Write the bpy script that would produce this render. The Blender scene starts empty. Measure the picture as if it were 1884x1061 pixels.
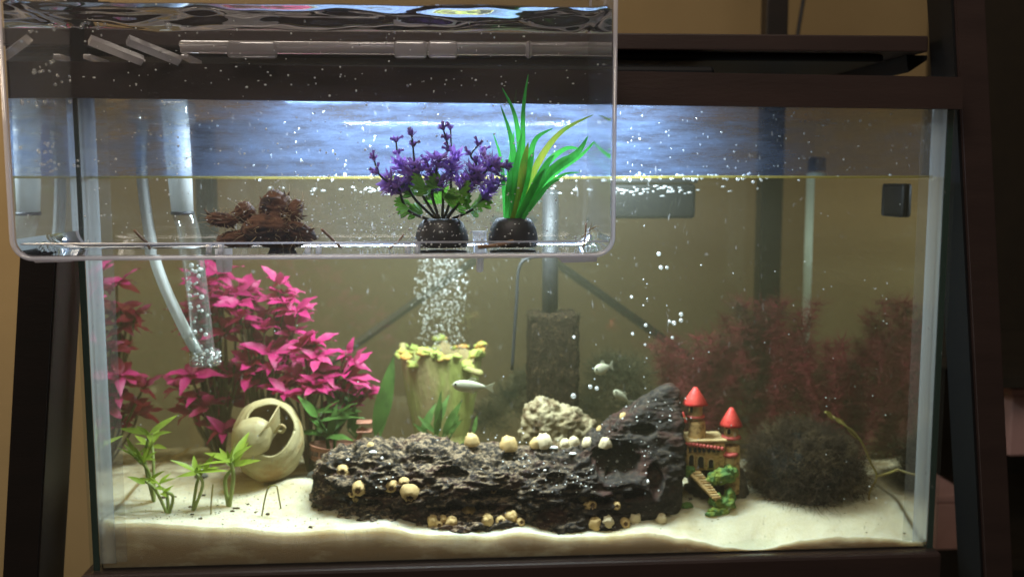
import bpy, bmesh, math, random
from mathutils import Vector, Matrix, noise
rnd = random.Random(7)
PI = math.pi
scene = bpy.context.scene
COL = scene.collection

# ------------------------------------------------------------------ camera
CX, CY, CZ = -.0557, -.6752, .2734
YAW, PITCH, ROLL, FPX = .0678, .1115, -.0009, 1800.
Fv = Vector((math.sin(YAW)*math.cos(PITCH), math.cos(YAW)*math.cos(PITCH), -math.sin(PITCH)))
R0 = Vector((math.cos(YAW), -math.sin(YAW), 0)); U0 = R0.cross(Fv)
Rv = R0*math.cos(ROLL)+U0*math.sin(ROLL); Uv = U0*math.cos(ROLL)-R0*math.sin(ROLL)
CAM = Vector((CX, CY, CZ))
cd = bpy.data.cameras.new('camera'); cam = bpy.data.objects.new('camera', cd); COL.objects.link(cam)
M = Matrix.Identity(4)
for i in range(3):
    M[i][0] = Rv[i]; M[i][1] = Uv[i]; M[i][2] = -Fv[i]; M[i][3] = CAM[i]
cam.matrix_world = M
cd.sensor_width = 36; cd.lens = FPX/1884*36; cd.clip_start = .02; cd.clip_end = 50
cd.dof.use_dof = True; cd.dof.focus_distance = .625; cd.dof.aperture_fstop = 6.0
scene.camera = cam

def P(px, py, y):
    d = Fv+Rv*((px-942)/FPX)+Uv*((530.5-py)/FPX)
    return CAM+d*((y-CY)/d.y)
def K(y): return (y-CY)/FPX            # metres per photo pixel at depth y

# ------------------------------------------------------------------ world, room light, exposure
w = bpy.data.worlds.new('World'); scene.world = w; w.use_nodes = True
w.node_tree.nodes['Background'].inputs[0].default_value = (.9, .74, .55, 1)
w.node_tree.nodes['Background'].inputs[1].default_value = .06
def area(name, loc, target, sx, sy, energy, color):
    l = bpy.data.lights.new(name, 'AREA'); l.shape = 'RECTANGLE'; l.size = sx; l.size_y = sy
    l.energy = energy; l.color = color
    o = bpy.data.objects.new(name, l); COL.objects.link(o); o.location = loc
    o.rotation_euler = (Vector(target)-Vector(loc)).to_track_quat('-Z', 'Y').to_euler()
    return o
area('room_lamp', (-1.15, .12, .8), (-.3, .62, .25), .35, .35, 10.5, (1, .78, .52))
area('ceiling_lamp', (-.2, -.75, 1.2), (-.05, 0, .15), .7, .5, 10.5, (1, .88, .74))
vs = scene.view_settings; vs.view_transform = 'Standard'; vs.look = 'None'; vs.exposure = 0; vs.gamma = 1
cy = scene.cycles
cy.use_denoising = True
cy.max_bounces = 14; cy.diffuse_bounces = 3; cy.glossy_bounces = 6; cy.transmission_bounces = 8
cy.transparent_max_bounces = 64; cy.volume_bounces = 1
cy.caustics_reflective = False; cy.caustics_refractive = False
cy.sample_clamp_indirect = 4
cy.use_adaptive_sampling = True; cy.adaptive_threshold = .02

# ------------------------------------------------------------------ material helpers
def newmat(name):
    m = bpy.data.materials.new(name); m.use_nodes = True
    nt = m.node_tree; nt.nodes.clear()
    out = nt.nodes.new('ShaderNodeOutputMaterial')
    return m, nt, out
def N(nt, t, **kw):
    n = nt.nodes.new(t)
    for k, v in kw.items():
        if k.startswith('i_'):
            n.inputs[k[2:].replace('_', ' ')].default_value = v
        else: setattr(n, k, v)
    return n
def rgba(c): return (c[0], c[1], c[2], 1)
def coords(nt, scale=(1, 1, 1), kind='Object'):
    tc = N(nt, 'ShaderNodeTexCoord'); mp = N(nt, 'ShaderNodeMapping'); mp.inputs['Scale'].default_value = scale
    nt.links.new(tc.outputs[kind], mp.inputs['Vector']); return mp.outputs['Vector']
def noise_fac(nt, vec, scale, detail=4, rough=.55, lo=.3, hi=.7):
    n = N(nt, 'ShaderNodeTexNoise'); n.inputs['Scale'].default_value = scale
    n.inputs['Detail'].default_value = detail; n.inputs['Roughness'].default_value = rough
    nt.links.new(vec, n.inputs['Vector'])
    r = N(nt, 'ShaderNodeMapRange'); r.inputs['From Min'].default_value = lo; r.inputs['From Max'].default_value = hi
    nt.links.new(n.outputs['Fac'], r.inputs['Value'])
    return r.outputs['Result'], n.outputs['Fac']
def mixc(nt, fac, a, b):
    m = N(nt, 'ShaderNodeMix', data_type='RGBA')
    if isinstance(fac, float): m.inputs[0].default_value = fac
    else: nt.links.new(fac, m.inputs[0])
    for k, c in ((6, a), (7, b)):
        if isinstance(c, tuple): m.inputs[k].default_value = rgba(c)
        else: nt.links.new(c, m.inputs[k])
    return m.outputs[2]
def pm(name, c1, c2=None, scale=120, rough=.6, bump=0, bscale=300, c3=None, s3=40, lo3=.5, hi3=.62, trans=0, stretch=(1, 1, 1),
       spec=.4, bdist=.001, metal=0, coat=0):
    m, nt, out = newmat(name)
    p = N(nt, 'ShaderNodeBsdfPrincipled'); L = nt.links.new
    p.inputs['Roughness'].default_value = rough; p.inputs['Specular IOR Level'].default_value = spec
    p.inputs['Metallic'].default_value = metal; p.inputs['Coat Weight'].default_value = coat
    v = coords(nt, stretch)
    col = c1
    if c2 is not None:
        f, _ = noise_fac(nt, v, scale); col = mixc(nt, f, c1, c2)
    if c3 is not None:
        f, _ = noise_fac(nt, v, s3, 5, .6, lo3, hi3); col = mixc(nt, f, col, c3)
    if isinstance(col, tuple): p.inputs['Base Color'].default_value = rgba(col)
    else: L(col, p.inputs['Base Color'])
    if bump:
        _, h = noise_fac(nt, v, bscale, 5, .6)
        b = N(nt, 'ShaderNodeBump'); b.inputs['Strength'].default_value = bump; b.inputs['Distance'].default_value = bdist
        L(h, b.inputs['Height']); L(b.outputs['Normal'], p.inputs['Normal'])
    if trans:
        t = N(nt, 'ShaderNodeBsdfTranslucent')
        if isinstance(col, tuple): t.inputs['Color'].default_value = rgba(col)
        else: L(col, t.inputs['Color'])
        mx = N(nt, 'ShaderNodeMixShader'); mx.inputs[0].default_value = trans
        L(p.outputs[0], mx.inputs[1]); L(t.outputs[0], mx.inputs[2]); L(mx.outputs[0], out.inputs['Surface'])
    else: L(p.outputs[0], out.inputs['Surface'])
    return m
def schlick(nt, f0, power=5.):
    """two-sided Fresnel of a thin clear sheet"""
    L = nt.links.new
    g = N(nt, 'ShaderNodeNewGeometry'); d = N(nt, 'ShaderNodeVectorMath', operation='DOT_PRODUCT')
    L(g.outputs['Incoming'], d.inputs[0]); L(g.outputs['Normal'], d.inputs[1])
    a = N(nt, 'ShaderNodeMath', operation='ABSOLUTE'); L(d.outputs['Value'], a.inputs[0])
    s = N(nt, 'ShaderNodeMath', operation='SUBTRACT', use_clamp=True); s.inputs[0].default_value = 1; L(a.outputs[0], s.inputs[1])
    p = N(nt, 'ShaderNodeMath', operation='POWER'); L(s.outputs[0], p.inputs[0]); p.inputs[1].default_value = power
    q = N(nt, 'ShaderNodeMath', operation='MULTIPLY_ADD'); L(p.outputs[0], q.inputs[0]); q.inputs[1].default_value = 1-f0; q.inputs[2].default_value = f0
    return q.outputs[0]
def clear(name, tint=(1, 1, 1), rough=.0, f0=.04, body=0., bodycol=(.8, .8, .8), film=None, bump=0, bscale=60, power=5., vol=None, fwd=0.):
    """thin clear sheet: straight-through transmission plus Fresnel gloss, optional dirt/film on it"""
    m, nt, out = newmat(name); L = nt.links.new
    t = N(nt, 'ShaderNodeBsdfTransparent'); t.inputs[0].default_value = rgba(tint)
    g = N(nt, 'ShaderNodeBsdfGlossy'); g.inputs['Roughness'].default_value = rough
    mx = N(nt, 'ShaderNodeMixShader'); L(schlick(nt, f0, power), mx.inputs[0]); L(t.outputs[0], mx.inputs[1]); L(g.outputs[0], mx.inputs[2])
    sh = mx.outputs[0]
    if bump:
        _, h = noise_fac(nt, coords(nt), bscale, 2)
        b = N(nt, 'ShaderNodeBump'); b.inputs['Strength'].default_value = bump; b.inputs['Distance'].default_value = .001
        L(h, b.inputs['Height']); L(b.outputs[0], g.inputs['Normal'])
    if body or film:
        d = N(nt, 'ShaderNodeBsdfDiffuse'); d.inputs[0].default_value = rgba(bodycol)
        tr = N(nt, 'ShaderNodeBsdfTranslucent'); tr.inputs[0].default_value = rgba(bodycol)
        dm = N(nt, 'ShaderNodeMixShader'); dm.inputs[0].default_value = .55; L(d.outputs[0], dm.inputs[1]); L(tr.outputs[0], dm.inputs[2])
        if fwd:     # fine droplets throw light mostly forward
            rf = N(nt, 'ShaderNodeBsdfRefraction'); rf.inputs['Color'].default_value = rgba(bodycol); rf.inputs['IOR'].default_value = 1.33; rf.inputs['Roughness'].default_value = .55
            d2 = N(nt, 'ShaderNodeMixShader'); d2.inputs[0].default_value = fwd; L(dm.outputs[0], d2.inputs[1]); L(rf.outputs[0], d2.inputs[2]); dm = d2
        m2 = N(nt, 'ShaderNodeMixShader'); L(sh, m2.inputs[1]); L(dm.outputs[0], m2.inputs[2])
        if film: L(film(nt), m2.inputs[0])
        else: m2.inputs[0].default_value = body
        sh = m2.outputs[0]
    L(sh, out.inputs['Surface'])
    if vol: add_volume(nt, out, vol)
    return m
def add_volume(nt, out, vol):
    L = nt.links.new
    s = N(nt, 'ShaderNodeVolumeScatter'); s.inputs['Color'].default_value = rgba(vol[0]); s.inputs['Density'].default_value = vol[1]
    s.inputs['Anisotropy'].default_value = .2
    a = N(nt, 'ShaderNodeVolumeAbsorption'); a.inputs['Color'].default_value = rgba(vol[2]); a.inputs['Density'].default_value = vol[3]
    ad = N(nt, 'ShaderNodeAddShader'); L(s.outputs[0], ad.inputs[0]); L(a.outputs[0], ad.inputs[1]); L(ad.outputs[0], out.inputs['Volume'])
def liquid(name, ior=1.33, tint=(1, 1, 1), vol=None, bump=0, bscale=40):
    """closed liquid body: Fresnel node turns to total internal reflection on its inner side"""
    m, nt, out = newmat(name); L = nt.links.new
    t = N(nt, 'ShaderNodeBsdfTransparent'); t.inputs[0].default_value = rgba(tint)
    g = N(nt, 'ShaderNodeBsdfGlossy'); g.inputs['Roughness'].default_value = 0; g.inputs['Color'].default_value = rgba(tint)
    f = N(nt, 'ShaderNodeFresnel'); f.inputs['IOR'].default_value = ior
    if bump:
        _, h = noise_fac(nt, coords(nt), bscale, 2)
        b = N(nt, 'ShaderNodeBump'); b.inputs['Strength'].default_value = bump; b.inputs['Distance'].default_value = .001
        L(h, b.inputs['Height']); L(b.outputs[0], g.inputs['Normal'])
    mx = N(nt, 'ShaderNodeMixShader'); L(f.outputs[0], mx.inputs[0]); L(t.outputs[0], mx.inputs[1]); L(g.outputs[0], mx.inputs[2])
    L(mx.outputs[0], out.inputs['Surface'])
    if vol: add_volume(nt, out, vol)
    return m
def emit(name, c, s):
    m, nt, out = newmat(name); e = N(nt, 'ShaderNodeEmission'); e.inputs[0].default_value = rgba(c); e.inputs[1].default_value = s
    nt.links.new(e.outputs[0], out.inputs['Surface']); return m
def glassbsdf(name, c=(1, 1, 1), ior=1.45, rough=.02):
    m, nt, out = newmat(name); e = N(nt, 'ShaderNodeBsdfGlass'); e.inputs[0].default_value = rgba(c); e.inputs['IOR'].default_value = ior
    e.inputs['Roughness'].default_value = rough
    nt.links.new(e.outputs[0], out.inputs['Surface']); return m

# ------------------------------------------------------------------ object helpers
def link(o, parent=None):
    COL.objects.link(o)
    if parent is not None:
        o.parent = parent; o.matrix_parent_inverse = parent.matrix_basis.inverted()
    return o
def mk(name, vf, mat, parent=None, smooth=True):
    me = bpy.data.meshes.new(name); me.from_pydata([tuple(v) for v in vf[0]], [], [tuple(f) for f in vf[1]])
    me.update()
    if smooth: me.polygons.foreach_set('use_smooth', [True]*len(me.polygons))
    if isinstance(mat, (list, tuple)):
        for k in mat: me.materials.append(k)
    else: me.materials.append(mat)
    o = bpy.data.objects.new(name, me); return link(o, parent)
def inst(name, me, mtx, parent):
    o = bpy.data.objects.new(name, me); o.matrix_basis = mtx; return link(o, parent)
def mesh(name, vf, mat, smooth=True):
    me = bpy.data.meshes.new(name); me.from_pydata([tuple(v) for v in vf[0]], [], [tuple(f) for f in vf[1]]); me.update()
    if smooth: me.polygons.foreach_set('use_smooth', [True]*len(me.polygons))
    me.materials.append(mat); return me
def tag(o, label, cat, group=None):
    o['label'] = label; o['category'] = cat
    if group: o['group'] = group
    return o
def kind(o, k): o['kind'] = k; return o
def thing(name, loc, label, cat, group=None):
    o = bpy.data.objects.new(name, None); o.empty_display_size = .01
    o.matrix_basis = Matrix.Translation(Vector(loc)); COL.objects.link(o)
    return tag(o, label, cat, group)
class G:
    """collects geometry"""
    def __init__(s): s.v = []; s.f = []
    def add(s, vf):
        n = len(s.v); s.v += [Vector(p) for p in vf[0]]; s.f += [tuple(i+n for i in f) for f in vf[1]]; return s
    def vf(s): return (s.v, s.f)
def bbox(lo, hi, r=0, seg=2):
    lo = Vector(lo); hi = Vector(hi)
    bm = bmesh.new(); bmesh.ops.create_cube(bm, size=1)
    for v in bm.verts:
        v.co = Vector((lo[i]+(hi[i]-lo[i])*(v.co[i]+.5) for i in range(3)))
    if r: bmesh.ops.bevel(bm, geom=list(bm.edges), offset=r, segments=seg, affect='EDGES', profile=.5)
    bm.verts.index_update()
    out = ([v.co.copy() for v in bm.verts], [tuple(v.index for v in f.verts) for f in bm.faces]); bm.free(); return out
def xf(vf, mtx): return ([mtx @ Vector(v) for v in vf[0]], vf[1])
def frame(d, up=(0, 0, 1)):
    d = Vector(d).normalized(); up = Vector(up)
    if abs(d.dot(up)) > .98: up = Vector((1, 0, 0))
    a = up.cross(d).normalized(); b = d.cross(a); return a, b
def tube(pts, rad, n=8, caps=True, sq=1.):
    pts = [Vector(p) for p in pts]; v = []; f = []
    m = len(pts)
    if not hasattr(rad, '__len__'): rad = [rad]*m
    a = None
    for i, p in enumerate(pts):
        d = (pts[min(i+1, m-1)]-pts[max(i-1, 0)])
        if d.length < 1e-9: d = Vector((0, 0, 1))
        d.normalize()
        if a is None: a, b = frame(d)
        else:
            a = (a-d*a.dot(d)); a = a.normalized() if a.length > 1e-6 else frame(d)[0]
            b = d.cross(a)
        for k in range(n):
            t = 2*PI*k/n; v.append(p+(a*math.cos(t)+b*math.sin(t)*sq)*rad[i])
    for i in range(m-1):
        for k in range(n):
            k2 = (k+1) % n; f.append((i*n+k, i*n+k2, (i+1)*n+k2, (i+1)*n+k))
    if caps: f.append(tuple(range(n))[::-1]); f.append(tuple((m-1)*n+k for k in range(n)))
    return v, f
def spline(pts, n=6):
    pts = [Vector(p) for p in pts]; out = []
    for i in range(len(pts)-1):
        p0 = pts[max(i-1, 0)]; p1 = pts[i]; p2 = pts[i+1]; p3 = pts[min(i+2, len(pts)-1)]
        for k in range(n):
            t = k/n
            out.append(.5*((2*p1)+(p2-p0)*t+(2*p0-5*p1+4*p2-p3)*t*t+(3*p1-p0-3*p2+p3)*t**3))
    out.append(pts[-1]); return out
def lathe(prof, n=24, c=(0, 0, 0), fn=None, sx=1, sy=1, close=True):
    v = []; f = []; c = Vector(c); m = len(prof)
    for i, (r, z) in enumerate(prof):
        for k in range(n):
            t = 2*PI*k/n; rr, zz = (r, z) if fn is None else fn(r, z, t)
            v.append(c+Vector((rr*math.cos(t)*sx, rr*math.sin(t)*sy, zz)))
    for i in range(m-1):
        for k in range(n):
            k2 = (k+1) % n; f.append((i*n+k, i*n+k2, (i+1)*n+k2, (i+1)*n+k))
    if close: f.append(tuple(range(n))[::-1]); f.append(tuple((m-1)*n+k for k in range(n)))
    return v, f
def ico(c, r, sub=2):
    bm = bmesh.new(); bmesh.ops.create_icosphere(bm, subdivisions=sub, radius=1)
    bm.verts.index_update()
    if not hasattr(r, '__len__'): r = (r, r, r)
    c = Vector(c)
    o = ([c+Vector((v.co.x*r[0], v.co.y*r[1], v.co.z*r[2])) for v in bm.verts], [tuple(v.index for v in f.verts) for f in bm.faces]); bm.free(); return o
ICO1 = ico((0, 0, 0), 1, 1)
def dots(lst, sub=1):
    base = ICO1 if sub == 1 else ico((0, 0, 0), 1, sub); v = []; f = []
    for c, r in lst:
        n = len(v); c = Vector(c)
        if hasattr(r, '__len__'): v += [c+Vector((q.x*r[0], q.y*r[1], q.z*r[2])) for q in base[0]]
        else: v += [c+q*r for q in base[0]]
        f += [tuple(i+n for i in g) for g in base[1]]
    return v, f
def displace(vf, amp, scale, seed=0, octaves=4, stretch=(1, 1, 1), center=None):
    v = [Vector(p) for p in vf[0]]
    c = center or sum(v, Vector())/len(v); off = Vector((seed*13.1, seed*7.7, seed*3.3)); out = []
    for p in v:
        q = Vector((p.x*stretch[0], p.y*stretch[1], p.z*stretch[2]))*scale+off
        h = noise.fractal(q, .9, 2.1, octaves); d = (p-c)
        out.append(p+d.normalized()*h*amp)
    return out, vf[1]
def remesh(vf, voxel):
    me = bpy.data.meshes.new('tmp'); me.from_pydata([tuple(p) for p in vf[0]], [], vf[1]); me.update()
    o = bpy.data.objects.new('tmp', me); COL.objects.link(o)
    md = o.modifiers.new('r', 'REMESH'); md.mode = 'VOXEL'; md.voxel_size = voxel
    dg = bpy.context.evaluated_depsgraph_get(); ev = o.evaluated_get(dg); m2 = ev.to_mesh()
    r = ([v.co.copy() for v in m2.vertices], [tuple(p.vertices) for p in m2.polygons], [v.normal.copy() for v in m2.vertices])
    ev.to_mesh_clear(); bpy.data.objects.remove(o); bpy.data.meshes.remove(me); return r
def leafmesh(L, W, n=6, fold=.25, curl=.3, pw=.8, tip=1.0, wav=0):
    """leaf along +Y, face up +Z, thin lens section, shared by many"""
    v = []; f = []
    for i in range(n+1):
        t = i/n; wd = W*.5*(math.sin(PI*min(1, t**pw*.96+.04))**tip)
        y = L*t; z = -curl*L*t*t
        wv = wav*math.sin(t*14)*W
        v += [Vector((-wd, y, z+fold*wd+wv)), Vector((0, y, z)), Vector((wd, y, z+fold*wd-wv))]
    for i in range(n):
        a = i*3; f += [(a, a+1, a+4, a+3), (a+1, a+2, a+5, a+4)]
    return v, f
def orient(loc, d, up, s=1.):
    """matrix with local +Y along d and local +Z near up"""
    d = Vector(d).normalized(); up = Vector(up); z = (up-d*up.dot(d))
    z = z.normalized() if z.length > 1e-4 else frame(d)[1]
    x = d.cross(z); m = Matrix.Identity(4)
    for i in range(3): m[i][0] = x[i]*s; m[i][1] = d[i]*s; m[i][2] = z[i]*s; m[i][3] = loc[i]
    return m
def rv(a=1.): return Vector((rnd.uniform(-a, a), rnd.uniform(-a, a), rnd.uniform(-a, a)))
def ribbons(strs, wd):
    """each strand a list of points -> thin 3-sided hairs"""
    v = []; f = []
    for pts in strs:
        a, b = frame(pts[-1]-pts[0], rv()+Vector((0, .01, 0))); n0 = len(v); m = len(pts)
        for i, p in enumerate(pts):
            r = wd*(1-.75*i/(m-1))
            v += [p+a*r, p+(b*.87-a*.5)*r, p+(-b*.87-a*.5)*r]
        for i in range(m-1):
            for k in range(3):
                k2 = (k+1) % 3; f.append((n0+i*3+k, n0+i*3+k2, n0+i*3+3+k2, n0+i*3+3+k))
    return v, f

# ------------------------------------------------------------------ materials
TAN = pm('wall_paint', (.21, .15, .072), (.245, .175, .084), 6, .8, .25, 90)
WOOD = pm('dark_wood', (.007, .005, .0045), (.011, .007, .006), 60, .5, .15, 500, stretch=(.2, 1, 1))
WOOD_LIT = pm('dark_wood_lit', (.024, .014, .013), (.034, .020, .018), 60, .45, .15, 500, stretch=(.2, 1, 1))  # same stand wood, made lighter for the parts that catch more light
BLACK = pm('black_plastic', (.008, .008, .009), rough=.55, spec=.15)
BLACKM = pm('black_rubber', (.012, .012, .014), (.02, .02, .022), 200, .5)
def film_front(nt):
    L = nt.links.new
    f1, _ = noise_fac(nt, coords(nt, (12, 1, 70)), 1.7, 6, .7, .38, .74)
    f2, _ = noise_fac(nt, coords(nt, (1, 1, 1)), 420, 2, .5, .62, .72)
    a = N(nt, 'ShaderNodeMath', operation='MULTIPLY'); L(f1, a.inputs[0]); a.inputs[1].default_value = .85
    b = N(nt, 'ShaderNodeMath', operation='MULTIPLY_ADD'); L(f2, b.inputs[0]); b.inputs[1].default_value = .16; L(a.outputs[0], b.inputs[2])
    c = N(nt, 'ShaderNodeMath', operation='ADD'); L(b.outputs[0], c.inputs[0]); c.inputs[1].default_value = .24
    # film thinned toward the right end to fade the lamp glow there
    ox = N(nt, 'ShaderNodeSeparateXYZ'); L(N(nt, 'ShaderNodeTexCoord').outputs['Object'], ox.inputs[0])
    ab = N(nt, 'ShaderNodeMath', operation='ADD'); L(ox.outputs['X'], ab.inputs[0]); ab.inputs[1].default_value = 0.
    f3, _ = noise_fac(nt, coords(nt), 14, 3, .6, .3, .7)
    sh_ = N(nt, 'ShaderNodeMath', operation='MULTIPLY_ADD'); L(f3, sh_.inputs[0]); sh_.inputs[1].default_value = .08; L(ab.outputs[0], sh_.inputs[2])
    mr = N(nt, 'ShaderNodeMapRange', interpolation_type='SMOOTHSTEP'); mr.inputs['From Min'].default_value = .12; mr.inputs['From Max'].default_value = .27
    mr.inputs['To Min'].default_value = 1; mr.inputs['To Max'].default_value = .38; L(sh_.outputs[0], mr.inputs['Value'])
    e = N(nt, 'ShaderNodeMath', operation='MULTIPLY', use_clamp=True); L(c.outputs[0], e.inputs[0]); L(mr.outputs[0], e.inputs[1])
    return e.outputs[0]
FILM = clear('wet_film', film=film_front, bodycol=(.38, .55, .95), f0=.02, fwd=.85)  # blue body colour carries the lamp's blue glow
def scuffs(nt):
    f2, _ = noise_fac(nt, coords(nt, (1, 1, .5)), 260, 2, .5, .69, .80)
    a = N(nt, 'ShaderNodeMath', operation='MULTIPLY'); nt.links.new(f2, a.inputs[0]); a.inputs[1].default_value = .25
    b = N(nt, 'ShaderNodeMath', operation='ADD'); nt.links.new(a.outputs[0], b.inputs[0]); b.inputs[1].default_value = .008
    return b.outputs[0]
PANE = clear('aquarium_glass', tint=(.97, .99, .975), film=scuffs)
PANEC = clear('aquarium_glass_side', tint=(.97, .99, .975))
EDGE = pm('green_glass_edge', (.012, .035, .03), rough=.15, spec=.6)
SILI = clear('clear_silicone', f0=.06, body=.45, bodycol=(.85, .9, .94))
SILI2 = clear('silicone_smear', body=.10, bodycol=(.75, .8, .82))
PLASTIC = clear('clear_acrylic', tint=(.985, .985, .99), f0=.045, body=.012, bodycol=(.85, .88, .95), fwd=.4)
PSIDE = clear('clear_acrylic_end', tint=(.97, .975, .985), f0=.06, body=.13, bodycol=(.85, .88, .95), fwd=.5)  # milky body added to brighten the box ends
PEDGE = clear('clear_acrylic_edge', tint=(.97, .96, .98), f0=.2, body=.55, bodycol=(.9, .87, .93), power=3)  # milky body imitates lamp light piped through the edges
CHUNK = clear('moulded_acrylic', tint=(.95, .93, .94), f0=.24, body=.36, bodycol=(.92, .88, .9), power=2.)
VOL = ((.72, .68, .32), .26, (.80, .74, .38), 1.6)
WATER = liquid('aquarium_water', 1.33, (1, 1, 1), VOL)
WATERF = clear('aquarium_water_face', f0=.02, vol=VOL); BWF = clear('box_water_face', f0=.02)
BWATER = liquid('box_water', 1.33, (.985, .99, .99))
MENI = clear('water_edge', tint=(.95, .9, .6), f0=.1, body=.5, bodycol=(.55, .47, .16))
BUB = clear('air_bubble', tint=(1, 1, 1), f0=.10, body=.22, bodycol=(.9, .92, .9), power=2.2)
SPECK = pm('white_speck', (.85, .85, .83), rough=.5, trans=.3)

# ================================================================== SETTING
# room wall behind the stand
g = G(); g.add(bbox((-2.2, .62, -.6), (1.4, .66, 1.3)))
kind(mk('wall', g.vf(), TAN, smooth=False), 'structure')

# ------------------------------------------------------------------ ladder stand
rack = thing('ladder_stand', (0, .1, -.02), 'dark brown wooden ladder stand framing the aquarium', 'stand')
def leg(tx, ty, bx, by, wd, dp, mat, name='leg'):
    # quad post between top (tx, z=.75) and bottom (bx, z=-.25); front faces at ty/by
    v = []
    for x, y, z in ((tx, ty, .75), (bx, by, -.25)):
        v += [Vector((x, y, z)), Vector((x+wd, y, z)), Vector((x+wd, y+dp, z)), Vector((x, y+dp, z))]
    f = [(0, 1, 5, 4), (1, 2, 6, 5), (2, 3, 7, 6), (3, 0, 4, 7), (3, 2, 1, 0), (4, 5, 6, 7)]
    bm = bmesh.new(); vs_ = [bm.verts.new(q) for q in v]
    for q in f: bm.faces.new([vs_[i] for i in q])
    bmesh.ops.bevel(bm, geom=list(bm.edges), offset=.0012, segments=2, affect='EDGES'); bm.verts.index_update()
    r = ([q.co.copy() for q in bm.verts], [tuple(q.index for q in fc.verts) for fc in bm.faces]); bm.free()
    return mk(name, r, mat, rack, smooth=False)
def zx(px, py, y): p = P(px, py, y); return p.x, p.z
# left leg: front face between px 35..97 at y480 and 5..76 at y1060
def legpx(a, b, y, wd, dp, mat):
    (x1, z1), (x2, z2) = zx(*a, y), zx(*b, y); s = (x2-x1)/(z2-z1)
    return leg(x1+s*(.75-z1), y, x1+s*(-.25-z1), y, wd, dp, mat)
legpx((35, 480), (4, 1060), .004, .0245, .05, WOOD)
legpx((1757, 0), (1812, 1060), .012, .0225, .036, WOOD_LIT)
xa_, za_ = zx(1757, 0, .012); xb_, zb0 = zx(1812, 1060, .012); sl = (xb_-xa_)/(zb0-za_)
t0 = xa_+sl*(.75-za_)-.0022; t1 = xa_+sl*(-.25-za_)-.0022  # thin dark strip added as the shade on the right leg's inner side
mk('leg_shade_strip', ([Vector((t0, .0135, .75)), Vector((t0+.0018, .0135, .75)), Vector((t0+.0018, .0475, .75)), Vector((t0, .0475, .75)), Vector((t1, .0135, -.25)), Vector((t1+.0018, .0135, -.25)), Vector((t1+.0018, .0475, -.25)), Vector((t1, .0475, -.25))],
   [(0, 1, 5, 4), (1, 2, 6, 5), (2, 3, 7, 6), (3, 0, 4, 7), (3, 2, 1, 0), (4, 5, 6, 7)]), BLACK, rack, smooth=False)
# rail across the front, over the tank's rim (slightly out of level)
a = P(60, 112, -.0058); b = P(60, 179, -.0058); c = P(1771, 142, -.0058); d = P(1771, 201, -.0058)
yb = -.0006
v = [a, b, d, c] + [Vector((q.x, yb, q.z)) for q in (a, b, d, c)]
mk('rail', (v, [(0, 1, 2, 3), (7, 6, 5, 4), (0, 3, 7, 4), (1, 5, 6, 2), (0, 4, 5, 1), (3, 2, 6, 7)]), WOOD_LIT, rack, smooth=False)
# board that carries the tank
mk('board', bbox((-.3115, -.004, -.03), (.3075, .30, -.0005), .0025), WOOD_LIT, rack, smooth=False)
# upper tray with lip and folded bracket
zt = P(1700, 66, .03).z; zb = P(1700, 96, .03).z; xr = P(1708, 80, .03).x
mk('tray', bbox((-.36, .03, zb), (xr, .33, zt), .001), WOOD_LIT, rack, smooth=False)
mk('tray_lining', bbox((-.35, .04, zb-.006), (xr-.028, .31, zb-.0005), .002), BLACK, rack, smooth=False)
v0 = P(1668, 97, .045); v1 = P(1706, 97, .045)
mk('tray_bracket', ([Vector((v0.x, .045, zb-.0005)), Vector((v1.x, .045, zb-.0005)), Vector((v1.x, .045, zb-.004)), Vector((v0.x+.002, .045, zb-.013)),
    Vector((v0.x, .2, zb-.0005)), Vector((v1.x, .2, zb-.0005)), Vector((v1.x, .2, zb-.004)), Vector((v0.x+.002, .2, zb-.013))],
    [(0, 1, 2, 3), (7, 6, 5, 4), (0, 4, 5, 1), (1, 5, 6, 2), (2, 6, 7, 3), (3, 7, 4, 0)]), BLACK, rack, smooth=False)
# back posts and diagonal braces
def bar(p, q, r, name, mat=BLACKM, n=4):
    return mk(name, tube([p, q], r, n), mat, rack, smooth=False)
bp = P(1428, 100, .34)
mk('back_post', bbox((bp.x-.011, .34, -.2), (bp.x+.012, .36, .8), .001), WOOD, rack, smooth=False)
bp2 = P(378, 480, .34)
mk('back_post', bbox((bp2.x-.008, .34, -.2), (bp2.x+.010, .36, .33), .001), WOOD, rack, smooth=False)
bar(P(985, 400, .335), P(560, 700, .335), .0045, 'brace')
bar(P(905, 400, .325), P(1420, 765, .325), .0045, 'brace')
bar(P(1330, 800, .34), P(1800, 505, .34), .0045, 'brace')

# loose cable over the tray
tag(mk('power_cable', tube(spline([P(1487, -60, .36), P(1478, 0, .36), P(1468, 62, .36), P(1462, 120, .36)]), .0022, 8), BLACKM),
    'thin black cable hanging in front of the tan wall at top right', 'cable')

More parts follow.
